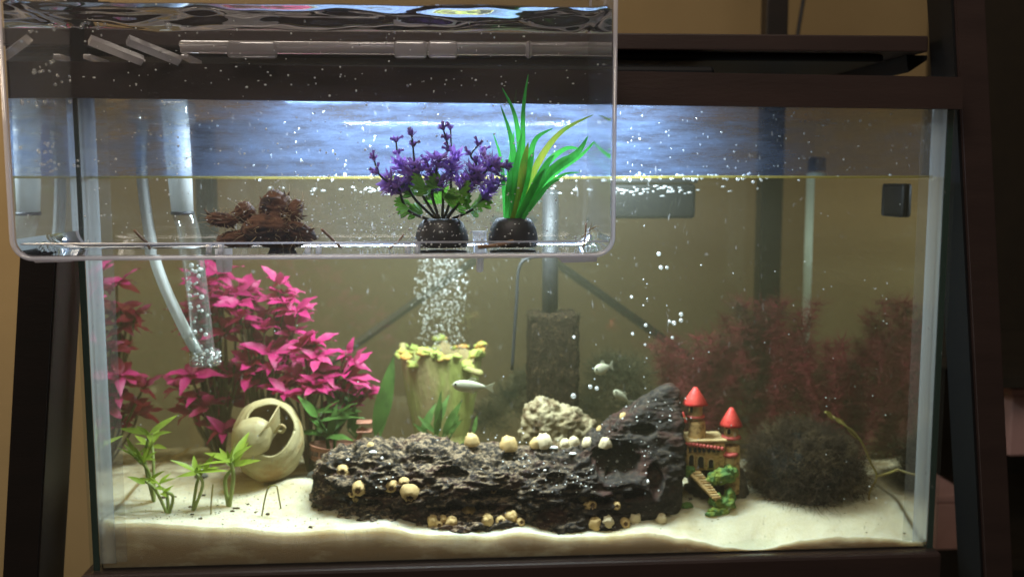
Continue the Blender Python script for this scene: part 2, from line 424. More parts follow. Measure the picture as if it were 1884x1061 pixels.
# dark cabinet standing to the right, with things on its shelves
cab = thing('open_cabinet', (.62, .3, -.3), 'dark brown open cabinet in shadow at the right edge', 'cabinet')
DK = pm('cabinet_board', (.020, .014, .008), (.014, .010, .006), 40, .6)  # shade on the cabinet is put into this dark board colour
cx0 = P(1752, 600, .40).x
mk('back_panel', bbox((P(1716, 60, .6).x, .60, -.4), (1.0, .612, 1.0)), DK, cab, smooth=False)
for py_ in (694, 1030):
    zz = P(1800, py_, .3).z
    mk('shelf', bbox((cx0, .30, zz-.012), (1.0, .598, zz)), DK, cab, smooth=False)
PINK = pm('pink_card', (.42, .24, .22), (.36, .2, .19), 30, .8)
z0 = P(1800, 1025, .3).z
def carton(name, pxa, pya, pxb, pyb, y, dep, mat, label, cat):
    p = P(pxa, pya, y); q = P(pxb, pyb, y); t = thing(name, (p.x, y, q.z), label, cat)
    mk('carton', bbox((p.x, y, q.z), (q.x, y+dep, p.z), .002), mat, t, smooth=False)
    mk('lid', bbox((p.x-.001, y-.001, p.z+.0005), (q.x+.001, y+dep+.001, p.z+.008), .001), mat, t, smooth=False)
    return t
carton('storage_box', 1862, 728, 1990, 836, .34, .12, PINK, 'pale pink box on the shelf at the right edge', 'box')
carton('storage_box', 1722, 925, 1782, 1010, .34, .12, PINK, 'dull pink box low between the tank and right leg', 'box')

# ------------------------------------------------------------------ aquarium
X1 = .305; ZT = .3275; ZW = .2745; DP = .256
tank = thing('aquarium', (0, .128, 0), 'rectangular glass fish tank with a yellowish waterline', 'aquarium')
mk('front_pane', bbox((-X1, 0, 0), (X1, .005, ZT)), PANE, tank, smooth=False)
mk('back_pane', bbox((-X1, DP-.005, 0), (X1, DP, ZT)), PANE, tank, smooth=False)
for s in (-1, 1):
    xa, xb = sorted((s*X1, s*(X1-.005)))
    mk('side_pane', bbox((xa, .0053, 0), (xb, DP-.0053, ZT)), PANEC, tank, smooth=False)
    mk('pane_edge', bbox((xa+.0003, .0052, 0), (xb-.0003, .0058, ZT)), EDGE, tank, smooth=False)
    # silicone bead in the front corner, with a thin smear beside it
    x0 = s*(X1-.0052); prof = [(0, 0)]+[(.011*math.cos(t)**1.6 if math.cos(t) > 0 else 0, .006*math.sin(t)) for t in [PI/2*k/5 for k in range(6)]]
    v = []; f = []; n = len(prof)
    for z in (.005, ZT):
        for a, b in prof: v.append(Vector((x0-s*a, .0053+b, z)))
    for k in range(n): f.append((k, (k+1) % n, n+(k+1) % n, n+k))
    mk('silicone_bead', (v, f), SILI, tank)
    xs, xe = sorted((x0-s*.0105, x0-s*.0185))
    mk('silicone_smear', bbox((xs, .0051, .006), (xe, .0056, ZT)), SILI2, tank, smooth=False)
mk('bottom_pane', bbox((-X1+.0063, .0085, .0014), (X1-.0063, DP-.0083, .005)), PANEC, tank, smooth=False)
# film of dried droplets on the inside of the glass above the water
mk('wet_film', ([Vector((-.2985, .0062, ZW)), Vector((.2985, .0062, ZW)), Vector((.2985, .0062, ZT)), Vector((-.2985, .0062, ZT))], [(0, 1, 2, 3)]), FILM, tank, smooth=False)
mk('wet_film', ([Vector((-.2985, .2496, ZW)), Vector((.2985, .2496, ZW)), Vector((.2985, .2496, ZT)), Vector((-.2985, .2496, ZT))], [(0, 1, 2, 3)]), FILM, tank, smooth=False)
# water
mk_w = mk('water', bbox((-.2993, .0059, .0006), (.2993, .2502, ZW)), [WATER, WATERF], smooth=False); kind(mk_w, 'structure')
for poly in mk_w.data.polygons: poly.material_index = 0 if abs(poly.normal.x) > .5 else 1
# raised edge of the water along the front glass
pts = [Vector((x*.01-.2985, .0064+.0002*math.sin(x*.7), ZW+.0002*math.sin(x*.33))) for x in range(0, 60)]
mk('waterline', tube(pts, .0010, 6), MENI, tank)

# sand bed
prof = [(150, 958), (250, 962), (340, 966), (430, 970), (540, 980), (620, 972), (700, 968), (790, 985), (880, 984), (960, 978), (1040, 986), (1100, 985),
        (1194, 980), (1256, 990), (1336, 1006), (1402, 1009), (1478, 994), (1549, 985), (1620, 987), (1690, 996), (1740, 1000)]
fp = [(P(a, b, .0066).x, P(a, b, .0066).z) for a, b in prof]
def sand_z(x, y):
    for i in range(len(fp)-1):
        if x <= fp[i+1][0] or i == len(fp)-2:
            t = max(0, min(1, (x-fp[i][0])/(fp[i+1][0]-fp[i][0]))); t = t*t*(3-2*t); z = fp[i][1]*(1-t)+fp[i+1][1]*t; break
    t = min(1, max(0, (y-.007)/.05)); t = t*t*(3-2*t)
    tb = min(1, max(0, (y-.12)/.13)); base = .031-.013*((x+.3)/.6)+.004*min(1, y/.1)-.014*tb*tb*(3-2*tb)
    z = z*(1-t)+base*t
    m = P(545, 885, .075); z += .010*math.exp(-(((x-m.x)/.022)**2+((y-m.y)/.02)**2))
    z += .0016*noise.noise(Vector((x*40, y*40, 1)))+.0007*noise.noise(Vector((x*140, y*140, 5)))+.0003*noise.noise(Vector((x*500, y*500, 9)))*min(1, y/.02)
    return z
NX, NY = 260, 110; v = []; f = []
for j in range(NY+1):
    yy = .0066+(.2490-.0066)*(j/NY)**1.4
    for i in range(NX+1):
        xx = -.2985+.597*i/NX; v.append(Vector((xx, yy, sand_z(xx, yy))))
for j in range(NY):
    for i in range(NX):
        k = j*(NX+1)+i; f.append((k, k+1, k+NX+2, k+NX+1))
def skirt(idx, flip):
    n0 = len(v)
    for i in idx: v.append(Vector((v[i].x, v[i].y, .0012)))
    for q in range(len(idx)-1):
        fc = (idx[q], idx[q+1], n0+q+1, n0+q); f.append(fc[::-1] if flip else fc)
skirt([i for i in range(NX+1)], True); skirt([NY*(NX+1)+i for i in range(NX+1)], False)
skirt([j*(NX+1) for j in range(NY+1)], False); skirt([j*(NX+1)+NX for j in range(NY+1)], True)
def sand_mat():
    m, nt, out = newmat('aquarium_sand'); L = nt.links.new
    p = N(nt, 'ShaderNodeBsdfPrincipled'); p.inputs['Roughness'].default_value = .9; p.inputs['Specular IOR Level'].default_value = .15
    p.inputs['Subsurface Weight'].default_value = .75; p.inputs['Subsurface Radius'].default_value = (.022, .018, .012); p.inputs['Subsurface Scale'].default_value = 1.
    v_ = coords(nt)
    fa, _ = noise_fac(nt, v_, 900, 3, .7, .25, .75); c = mixc(nt, fa, (.54, .48, .32), (.70, .645, .47))
    fb, _ = noise_fac(nt, v_, 26, 5, .6, .52, .72); c = mixc(nt, fb, c, (.50, .40, .22))
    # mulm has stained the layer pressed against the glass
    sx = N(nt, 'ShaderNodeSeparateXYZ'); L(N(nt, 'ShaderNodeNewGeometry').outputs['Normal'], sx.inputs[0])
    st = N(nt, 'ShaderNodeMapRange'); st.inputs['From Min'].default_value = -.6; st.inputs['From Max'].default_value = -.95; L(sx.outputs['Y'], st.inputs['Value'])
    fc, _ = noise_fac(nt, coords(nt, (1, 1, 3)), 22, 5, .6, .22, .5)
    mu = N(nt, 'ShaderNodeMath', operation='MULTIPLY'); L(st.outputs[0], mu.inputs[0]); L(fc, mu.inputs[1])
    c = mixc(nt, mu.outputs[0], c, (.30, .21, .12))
    # brown detritus over the back of the bed, its ramp also imitating lamp falloff
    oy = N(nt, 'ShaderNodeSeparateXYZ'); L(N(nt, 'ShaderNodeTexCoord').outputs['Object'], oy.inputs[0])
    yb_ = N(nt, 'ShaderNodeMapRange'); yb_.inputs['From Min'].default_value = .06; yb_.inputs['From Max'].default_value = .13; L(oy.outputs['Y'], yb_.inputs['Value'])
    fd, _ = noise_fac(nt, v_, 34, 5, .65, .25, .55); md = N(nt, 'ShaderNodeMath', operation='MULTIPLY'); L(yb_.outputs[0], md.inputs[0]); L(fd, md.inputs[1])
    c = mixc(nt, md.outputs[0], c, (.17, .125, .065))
    fe, _ = noise_fac(nt, v_, 300, 4, .7, .66, .76); c = mixc(nt, fe, c, (.34, .27, .15))
    L(c, p.inputs['Base Color'])
    _, h = noise_fac(nt, v_, 1400, 3, .7); b = N(nt, 'ShaderNodeBump'); b.inputs['Strength'].default_value = .9; b.inputs['Distance'].default_value = .0008
    L(h, b.inputs['Height']); L(b.outputs[0], p.inputs['Normal']); L(p.outputs[0], out.inputs['Surface']); return m
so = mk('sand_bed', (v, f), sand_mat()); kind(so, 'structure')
def sit(px, y):      # sand point below pixel column px at depth y
    x = P(px, 900, y).x; return Vector((x, y, sand_z(x, y)))

# lamp on top of the tank, behind the rail
lamp = thing('aquarium_light', (-.03, .10, .35), 'black lamp bar lighting the tank from above, behind the rail', 'lamp')
mk('housing', bbox((-.205, .015, .3375), (.135, .085, .352), .003), BLACK, lamp, smooth=False)
mk('led_panel', bbox((-.17, .028, .3362), (.10, .072, .3373)), emit('led_panel', (.72, .86, 1), 6), lamp, smooth=False)
lo = area('led_light', (-.035, .05, .3355), (-.035, .05, 0), .27, .044, 5.4, (.68, .83, 1)); lo.parent = lamp; lo.matrix_parent_inverse = lamp.matrix_basis.inverted()

PFLOOR = clear('clear_acrylic_floor', tint=(.98, .97, .98), f0=.05, body=.2, bodycol=(.9, .82, .84))  # pinkish milky body imitates light piped along the floor

# ================================================================== BREEDER BOX hung on the front
YF, YB = -.106, -.0065
BX0 = P(12, 300, YF).x; BX1 = P(1131, 300, YF).x; BZ0 = P(600, 474, YF).z; BZT = .392; TH = .0018; CR = .0115
bw_z = P(600, 9, YF).z
box_t = thing('breeder_box', (0, -.055, BZ0), 'clear plastic breeder box full of water hung on the tank front', 'breeder box')
def uprof(o, z_top, n=8):
    """U outline (x,z) from top left down round the floor to top right, inset by o"""
    r = CR-o; pts = [(BX0+o, z_top)]
    for k in range(n+1):
        t = PI+PI/2*k/n; pts.append((BX0+CR+r*math.cos(t), BZ0+CR+r*math.sin(t)))
    for k in range(n+1):
        t = 1.5*PI+PI/2*k/n; pts.append((BX1-CR+r*math.cos(t), BZ0+CR+r*math.sin(t)))
    pts.append((BX1-o, z_top)); return pts
def panel(y0, y1, o, zt):
    p = uprof(o, zt); n = len(p); v = [Vector((a, y0, b)) for a, b in p]+[Vector((a, y1, b)) for a, b in p]
    f = [tuple(range(n))[::-1], tuple(range(n, 2*n))]
    for k in range(n): f.append((k, (k+1) % n, n+(k+1) % n, n+k))
    return v, f
mk('front_wall', panel(YF, YF+TH, .0004, BZT), PLASTIC, box_t, smooth=False)
mk('back_wall', panel(YB-TH, YB, .0004, BZT), PLASTIC, box_t, smooth=False)
def ustrip(i0, i1, y0, y1):
    po = uprof(0, BZT); pi_ = uprof(TH, BZT); v = []; f = []; m = i1-i0
    for i in range(i0, i1+1):
        for (a, b) in (po[i], pi_[i]):
            v += [Vector((a, y0, b)), Vector((a, y1, b))]
    for k in range(m):
        a = k*4; f += [(a, a+1, a+5, a+4), (a+2, a+6, a+7, a+3), (a, a+4, a+6, a+2), (a+1, a+3, a+7, a+5)]
    return v, f
mk('side_wall', ustrip(0, 5, YF+TH, YB-TH), PSIDE, box_t)
mk('floor', ustrip(5, 14, YF+TH, YB-TH), PFLOOR, box_t)
mk('side_wall', ustrip(14, 19, YF+TH, YB-TH), PSIDE, box_t)
# bright moulded edges of the box
for y in (YF+.0006, YB-.0006):
    pr = uprof(.0003, BZT, 10); mk('moulded_edge', tube([Vector((a, y, b)) for a, b in pr], .0013 if y < -.05 else .0009, 6), PEDGE, box_t)
zl = P(600, 447, YF).z
mk('floor_ledge', tube([Vector((BX0+.004, YF+.003, zl)), Vector((BX1-.003, YF+.003, zl))], .0006, 6), PEDGE, box_t)
# hanging rail, hinge blocks and hooks over the stand's rail
za = P(600, 76, YB).z; zb_ = P(600, 108, YB).z
mk('hanger_rail', bbox((P(330, 90, YB).x, YB+.0005, zb_+.003), (P(1085, 90, YB).x, YB+.004, za), .001), CHUNK, box_t, smooth=False)
mk('hanger_lip', tube([P(330, 82, YB-.004), P(1085, 82, YB-.004)], .0016, 8), CHUNK, box_t)
for a, b in ((415, 508), (724, 785), (787, 842), (968, 980)):
    p = P(a, 74, YB-.01); q = P(b, 106, YB-.01)
    mk('hinge_block', bbox((p.x, YB-.009, q.z), (q.x, YB-.002, p.z), .0022, 3), CHUNK, box_t)
for a, b in ((235, 330), (165, 262)):
    p = P(a, 74, YB); q = P(b, 114, YB)
    vv = tube([P(a, 74, YB-.02), P(b, 112, YB+.0)], .0036, 4)
    mk('hanger_arm', vv, CHUNK, box_t, smooth=False)
for a in (150, 330):
    mk('hook', bbox((P(a, 80, YB).x, YB+.0005, P(a, 109, YB).z), (P(a+16, 80, YB).x, .03, P(a, 99, YB).z), .001), CHUNK, box_t, smooth=False)
# pegs, feet and vent ribs under and along the floor
mk('peg', lathe([(.0045, 0), (.0052, .004), (.0056, .012), (.0056, .020)], 4, P(413, 500, -.03)), CHUNK, box_t, smooth=False)
mk('peg', lathe([(.0016, 0), (.0022, .001), (.0026, .012), (.0044, .0125), (.0044, .025), (.006, .026)], 12, P(883, 500, -.05)), CHUNK, box_t)
def foot(a, b, y0, slant):
    p = P(a, 475, y0); q = P(b, 483, y0)
    mk('foot', ([Vector((p.x, y0, BZ0-.0001)), Vector((q.x, y0, BZ0-.0001)), Vector((q.x, y0, q.z+.0005)), Vector((p.x+slant, y0, q.z)),
       Vector((p.x, y0+.012, BZ0-.0001)), Vector((q.x, y0+.012, BZ0-.0001)), Vector((q.x, y0+.012, q.z+.0005)), Vector((p.x+slant, y0+.012, q.z))],
       [(3, 2, 1, 0), (4, 5, 6, 7), (1, 5, 4, 0), (2, 6, 5, 1), (3, 7, 6, 2), (0, 4, 7, 3)]), PEDGE, box_t, smooth=False)
foot(58, 128, -.103, .002); foot(1026, 1098, -.103, .003)
for px_ in (384, 406, 566, 586, 750, 768):
    p = P(px_, 447, YF+.012); q = P(px_, 467, YF+.012)
    mk('vent_rib', tube([q, p+Vector((0, .001, 0))], .0018, 8), CHUNK, box_t)

# water in the box, with a rippled top
pr = uprof(TH+.0003, bw_z); n = len(pr); y0, y1 = YF+TH+.0003, YB-TH-.0003
v = [Vector((a, y0, b)) for a, b in pr]+[Vector((a, y1, b)) for a, b in pr]
f = [tuple(range(n))[::-1], tuple(range(n, 2*n))]
for k in range(n-1): f.append((k, k+1, n+k+1, n+k))
f = [q[::-1] for q in f]
n0 = len(v); NXb, NYb = 120, 40
for j in range(NYb+1):
    for i in range(NXb+1):
        x = pr[0][0]+(pr[-1][0]-pr[0][0])*i/NXb; y = y0+(y1-y0)*j/NYb
        e = min(1, i/6, (NXb-i)/6, j/5, (NYb-j)/5)
        h = .0062*noise.noise(Vector((x*15, y*30, 2)))+.0016*noise.noise(Vector((x*50, y*70, 8)))
        men = .0016*max(0, 1-min(i, NXb-i)/3)+.0018*max(0, 1-min(j, NYb-j)/4)
        v.append(Vector((x, y, bw_z+h*e+(men if e < 1 and 0 < i < NXb and 0 < j < NYb else 0))))
for j in range(NYb):
    for i in range(NXb):
        k = n0+j*(NXb+1)+i; f.append((k, k+1, k+NXb+2, k+NXb+1))
bwo = mk('water', (v, f), [BWATER, BWF], smooth=True)
# keep the flat sides flat shaded
for poly in bwo.data.polygons:
    if len(poly.vertices) > 4 or (poly.index < n+1 and abs(poly.normal.z) < .02 or poly.index < 2): poly.use_smooth = False
bm = bmesh.new(); bm.from_mesh(bwo.data); bmesh.ops.remove_doubles(bm, verts=bm.verts, dist=1e-6)
bmesh.ops.recalc_face_normals(bm, faces=bm.faces); bm.to_mesh(bwo.data); bm.free()
for poly in bwo.data.polygons:
    if abs(poly.normal.y) > .9: poly.material_index = 1
kind(bwo, 'structure')
FL = BZ0+TH+.0006            # floor level inside the box

# hazy sheets added inside both end walls to imitate the bright reflection there
ENDGLOW = clear('end_glow_haze', f0=.02, body=.08, bodycol=(.78, .84, .95), fwd=.55)
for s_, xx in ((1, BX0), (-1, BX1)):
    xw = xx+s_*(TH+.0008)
    mk('glow_film', ([Vector((xw, YF+.004, BZ0+.012)), Vector((xw, YB-.004, BZ0+.012)), Vector((xw, YB-.004, bw_z-.003)), Vector((xw, YF+.004, bw_z-.003))], [(0, 1, 2, 3)]), ENDGLOW, box_t, smooth=False)

# tiny hatchlings drifting in the box
ds = []
for _ in range(900):
    if rnd.random() < .62: px_, py_ = rnd.gauss(790, 120), 465-abs(rnd.gauss(0, 55))
    else: px_, py_ = rnd.uniform(150, 1110), rnd.uniform(45, 465)
    if not (30 < px_ < 1118) or py_ < 30: continue
    y = rnd.uniform(YF+.004, -.02); p = P(px_, py_, y)
    if not (BX0+.004 < p.x < BX1-.004 and FL+.001 < p.z < bw_z-.004): continue
    s = rnd.uniform(.0003, .00062); ds.append((p, (s*rnd.uniform(.6, 1.7), s, s*rnd.uniform(.6, 1.6))))
for _ in range(130):
    px_ = rnd.gauss(860, 120); y = rnd.uniform(-.095, -.02); p = P(px_, 460, y)
    if BX0+.004 < p.x < BX1-.004: ds.append((Vector((p.x, y, FL+.0005)), (.0005, .0004, .0003)))
kind(tag(mk('hatchlings', dots(ds), SPECK), 'tiny white specks of brine shrimp drifting in the breeder box', 'specks'), 'stuff')
# air bubbles stuck to the wall at the left of the box
ds = []
for a, b, k in ((48, 190, 3), (70, 192, 3), (120, 190, 2), (92, 118, 5), (70, 132, 6), (98, 132, 2), (105, 152, 2), (125, 148, 2), (88, 268, 6), (82, 278, 4), (90, 300, 6), (110, 306, 3),
               (135, 305, 3), (36, 276, 2), (72, 277, 2), (100, 50, 4), (62, 54, 3), (180, 50, 4), (150, 42, 4), (295, 47, 1), (92, 314, 2), (104, 316, 1)):
    for _ in range(k):
        p = P(a+rnd.gauss(0, 7), b+rnd.gauss(0, 3.5), YF+.003); ds.append((p, rnd.uniform(.0006, .0011)*(2.6 if k == 1 and a == 295 else 1)))
for _ in range(60):
    p = P(rnd.uniform(180, 1090), rnd.uniform(30, 330), YF+.003); ds.append((p, rnd.uniform(.0003, .0007)))
kind(tag(mk('wall_bubbles', dots(ds, 2), BUB), 'small round air bubbles clinging to the breeder box wall', 'bubbles'), 'stuff')

# ---- brown seed pod cluster
POD = pm('seed_husk', (.085, .036, .018), (.20, .09, .04), 260, .7, .8, 700, stretch=(.5, 1, 1), c3=(.022, .010, .006), s3=90, bdist=.0015)
FIB = pm('husk_fibre', (.62, .52, .33), (.45, .33, .17), 200, .7, trans=.35)
yp = -.052; kp = K(yp)
pod = thing('seed_cluster', P(480, 462, yp), 'brown fibrous seed cluster lying on the breeder box floor', 'seed cluster')
fibs = []
for (a, b, rx, rz, tilt, dy) in ((407, 404, 27, 13, -4, -.006), (452, 392, 19, 20, 30, .004), (508, 384, 31, 31, 0, .002), (541, 394, 15, 27, -15, -.004), (553, 426, 30, 15, -25, -.010),
                               (487, 420, 42, 24, 5, -.010), (446, 438, 46, 15, 4, -.004), (520, 440, 50, 16, 0, -.002)):
    c = P(a, b, yp+dy); m = Matrix.Translation(c) @ Matrix.Rotation(math.radians(-tilt), 4, 'Y')
    e = ico((0, 0, 0), (rx*kp, min(rx, rz)*kp*1.0, rz*kp), 4); vv = []
    for q in e[0]:
        th = math.atan2(q.z, q.y); rr = 1+.11*math.sin(th*11+3*noise.noise(q*120))+.20*noise.noise(q*150+Vector((a, 0, 0)))+.08*noise.noise(q*500)
        vv.append(Vector((q.x*(1+.06*noise.noise(q*200)), q.y*rr, q.z*rr)))
    mk('pod', xf((vv, e[1]), m), POD, pod)
    for _ in range(46):
        th = rnd.uniform(0, 2*PI); u = rnd.uniform(-.95, .95); s = math.sqrt(1-u*u)
        p0 = m @ Vector((u*rx*kp, math.cos(th)*s*rz*kp*.9, math.sin(th)*s*rz*kp)); o = (p0-c).normalized()
        L_ = rnd.uniform(.002, .005) if rnd.random() < .75 else rnd.uniform(.005, .009)
        if p0.z < FL+.003: continue
        p1 = p0+o*L_*.5+rv(.0016); p2 = p1+o*L_*.4+rv(.003); fibs.append(spline([p0-o*.002, p1, p2], 3))
g = G()
cc0 = P(487, 425, yp-.004)
for ob_ in [o_ for o_ in pod.children if o_.name.startswith('pod')]:
    vs_ = ob_.data.vertices; c_ = sum((v_.co for v_ in vs_), Vector())/len(vs_)
    for _ in range(34):
        v_ = vs_[rnd.randrange(len(vs_))].co
        if v_.z < FL+.002: continue
        o_ = (v_-c_).normalized(); d_ = (o_*.5+(v_-cc0).normalized()+rv(.5)).normalized()
        g.add(xf(leafmesh(rnd.uniform(.004, .008), rnd.uniform(.0012, .0026), 3, .5, .3), orient(v_-d_*.003, d_, o_)))
kind(mk('husk_scales', g.vf(), POD, pod), 'stuff')
kind(mk('fibres', ribbons(fibs, .00034), FIB, pod), 'stuff')
# twig crumbs on the floor
TWIG = pm('twig', (.35, .21, .12), (.2, .1, .05), 300, .7)
for i, (pts, r, lab) in enumerate(((((247, 430), (262, 446), (270, 452), (276, 464)), .0008, 'thin bent reddish twig left of the seed cluster'),
      (((592, 430), (607, 444), (628, 464)), .0009, 'pale straw leaning just right of the seed cluster'),
      (((716, 465), (732, 452), (743, 438)), .0006, 'thin straw leaning left of the purple plant base'),
      (((880, 466), (915, 462), (944, 455)), .0014, 'flat pale husk flake between the two plant bases'),
      (((1074, 466), (1077, 440), (1078, 420)), .0005, 'thin dark stalk upright at the right end of the box'))):
    y = -.08; pp = [P(a, b, y+.004*j) for j, (a, b) in enumerate(pts)]
    lowest = min(q.z for q in pp); pp = [q+Vector((0, 0, FL+r-lowest)) for q in pp]
    tag(mk('twig', tube(spline(pp, 3), r, 6), TWIG), lab, 'twig')
# pale frayed root on the right wall
fr = []
for a, b in (((1070, 436), (1098, 414)), ((1078, 432), (1102, 424)), ((1084, 426), (1090, 410)), ((1088, 422), (1104, 416))):
    fr.append([P(*a, -.09), P((a[0]+b[0])/2, (a[1]+b[1])/2-2, -.09), P(*b, -.09)])
tag(mk('root_wisp', ribbons(fr, .0004), FIB), 'pale frayed root wisp near the right wall of the box', 'root')

# ---- purple plastic plant
def dome_base(name, a, b, top, bot, y, par):
    c = P((a+b)/2, bot, y); r = (b-a)/2*K(y); h = (bot-top)*K(y); pr_ = [(r*.93, 0), (r, h*.12), (r*1.0, h*.3), (r*.93, h*.6), (r*.8, h*.85), (r*.66, h*.97), (r*.58, h)]
    c.z = FL; return mk(name, lathe(pr_, 32, c, sy=.8), BLACKM, par), c+Vector((0, 0, h))
yq = -.056
STEM = pm('dark_stem', (.02, .035, .018), (.035, .03, .03), 300, .5)
PURP = pm('purple_plastic', (.25, .11, .48), (.46, .27, .68), 180, .45, trans=.5, c3=(.22, .10, .22), s3=60)
GRLF = pm('green_plastic_leaf', (.08, .26, .03), (.20, .48, .05), 120, .4, trans=.5, c3=(.16, .08, .15), s3=50)
pur = thing('plastic_plant', P(812, 465, yq), 'purple flowered plastic plant in a black base', 'plastic plant', 'plastic plants in the breeder box')
_, top = dome_base('base', 764, 862, 414, 466, yq, pur)
stems = [[(752, 388), (733, 347), (719, 338), (697, 320), (689, 296)], [(765, 368), (750, 340), (741, 311), (732, 286), (729, 262)],
         [(778, 360), (763, 325), (763, 306), (760, 271), (758, 252)], [(795, 360), (800, 335), (807, 298), (823, 279), (822, 259), (816, 240)],
         [(829, 365), (829, 316), (831, 303), (829, 240)], [(846, 370), (860, 343), (873, 318), (876, 301), (866, 286), (878, 269)],
         [(870, 385), (895, 357), (905, 338), (920, 333)], [(855, 360), (880, 330), (905, 305), (912, 306), (928, 308)],
         [(815, 372), (812, 340), (792, 313), (786, 300)], [(838, 378), (850, 340), (890, 300), (890, 281)]]
def flowermesh(np_, L_, W_, cup):
    g_ = G()
    for k in range(np_):
        t = 2*PI*k/np_+rnd.uniform(-.2, .2); l = L_*rnd.uniform(.75, 1.15)
        e = cup+rnd.uniform(-.25, .25); d = Vector((math.cos(t)*math.cos(e), math.sin(t)*math.cos(e), math.sin(e)))
        lf = leafmesh(l, W_, 4, .35, -.25, .9)
        g_.add(xf(lf, orient((0, 0, 0), d, Vector((0, 0, 1)))))
        for s in (-1, 1):   # side lobes
            d2 = (d+Vector((-math.sin(t), math.cos(t), 0))*s*.55).normalized()
            g_.add(xf(leafmesh(l*.45, W_*.5, 2, .3, 0), orient(d*l*.45, d2, Vector((0, 0, 1)))))
    return g_.vf()
fl = [mesh('flower', flowermesh(8, .0085, .0033, .5), PURP), mesh('flower', flowermesh(7, .0065, .0028, .8), PURP), mesh('flower', flowermesh(9, .0100, .0038, .35), PURP)]
def fanleaf(R_, lobes=5):
    v = [Vector((0, 0, 0))]; f = []; n = lobes*4
    for ring in (.55, 1.):
        for k in range(n+1):
            t = math.radians(30+120*k/n); r = R_*ring*(1 if ring < 1 else (.84+.2*abs(math.sin(PI*lobes*k/n))))
            v.append(Vector((r*math.cos(t), r*math.sin(t), .12*R_*ring*ring*math.sin(PI*k/n)+.05*R_*ring*math.cos(2*PI*lobes*k/n))))
    for k in range(n): f += [(0, 1+k, 2+k), (1+k, n+2+k, n+3+k, 2+k)]
    return v, f
gl = [mesh('leaf', fanleaf(.0100), GRLF), mesh('leaf', fanleaf(.0120, 6), GRLF)]
for si, st in enumerate(stems):
    dy = [-.010, .006, -.004, -.008, .008, -.010, .002, -.014, .0, .010][si]
    pts = [top+Vector(((st[0][0]-812)*.12*K(yq), dy*.3, -.002))]
    for j, (a, b) in enumerate(st): pts.append(P(a, b, yq+dy*(j+1)/len(st)*1.4))
    sp = spline(pts, 5); mk('stem', tube(sp, [.0011*(1-.5*i/len(sp)) for i in range(len(sp))], 6), STEM, pur)
    for j in range(1, len(st)):
        p = pts[j+1]; d = (pts[j+1]-pts[j]).normalized()
        big = j in (1, 2) and len(st) > 3
        reps = 2 if big else 1
        for q in range(reps):
            m = Matrix.Translation(p-d*q*.004) @ (Vector((0, 0, 1)).rotation_difference((d+rv(.3)).normalized())).to_matrix().to_4x4() @ Matrix.Rotation(rnd.uniform(0, 6), 4, 'Z') @ Matrix.Scale(rnd.uniform(.8, 1.1)*(1.15 if big else .82), 4)
            inst('flower', fl[(2 if big else 1) if q == 0 else 0], m, pur)
        # side twiglets with buds
        if j >= 2:
            for q in range(2):
                o = (d*.5+Vector((rnd.uniform(-1, 1), rnd.uniform(-.5, .5), .2))).normalized(); p2 = p+o*rnd.uniform(.004, .007)
                mk('bud', tube([p, (p+p2)/2+d*.001, p2], [.0006, .0006, .0011], 5), PURP, pur)
for (a, b, dy) in ((736, 335, 0), (765, 350, -.008), (760, 352, .004), (743, 380, -.006), (750, 384, .004), (797, 337, -.01), (808, 345, .006), (807, 365, .004), (829, 362, -.012), (835, 372, -.004), (846, 380, .004),
                  (880, 382, -.008), (872, 384, .006), (768, 390, .01), (820, 350, -.014), (848, 358, -.012), (778, 345, -.012), (786, 352, .0), (888, 372, .002), (860, 372, -.006)):
    p = P(a, b, yq+dy); o = Vector(((a-812)/60+rnd.uniform(-.4, .4), rnd.uniform(-.8, .2), rnd.uniform(-.1, .6)))
    inst('leaf', gl[rnd.random() < .4], orient(p-o.normalized()*.004, o, Vector((rnd.uniform(-.3, .3), -.7, .8)), rnd.uniform(.8, 1.15)), pur)

# ---- green grass plant
gra = thing('plastic_plant', P(944, 465, yq), 'bright green grass-like plastic plant in a black base', 'plastic plant', 'plastic plants in the breeder box')
_, gtop = dome_base('base', 898, 990, 413, 466, yq, gra)
GRN = pm('green_grass_plastic', (.05, .46, .06), (.09, .60, .10), 60, .35, trans=.5, stretch=(6, 6, .6))
YGR = pm('yellow_green_plastic', (.16, .40, .04), (.38, .42, .05), 60, .35, trans=.5, stretch=(6, 6, .6))
def blade(pts, W_, mat, nrm):
    sp = spline(pts, 6); n = len(sp); v = []; f = []
    for i, p in enumerate(sp):
        d = (sp[min(i+1, n-1)]-sp[max(i-1, 0)]).normalized(); a = d.cross(nrm).normalized(); t = i/(n-1)
        wd = W_*.5*(.55+.45*min(1, t*2.5))*(1-max(0, (t-.35)/.65)**1.5)+.00012
        up = a.cross(d)
        v += [p-a*wd+up*wd*.35, p-a*wd*.5+up*wd*.05, p, p+a*wd*.5+up*wd*.05, p+a*wd+up*wd*.35]
    for i in range(n-1):
        for k in range(4): q = i*5+k; f.append((q, q+1, q+6, q+5))
    return mk('blade', (v, f), mat, gra)
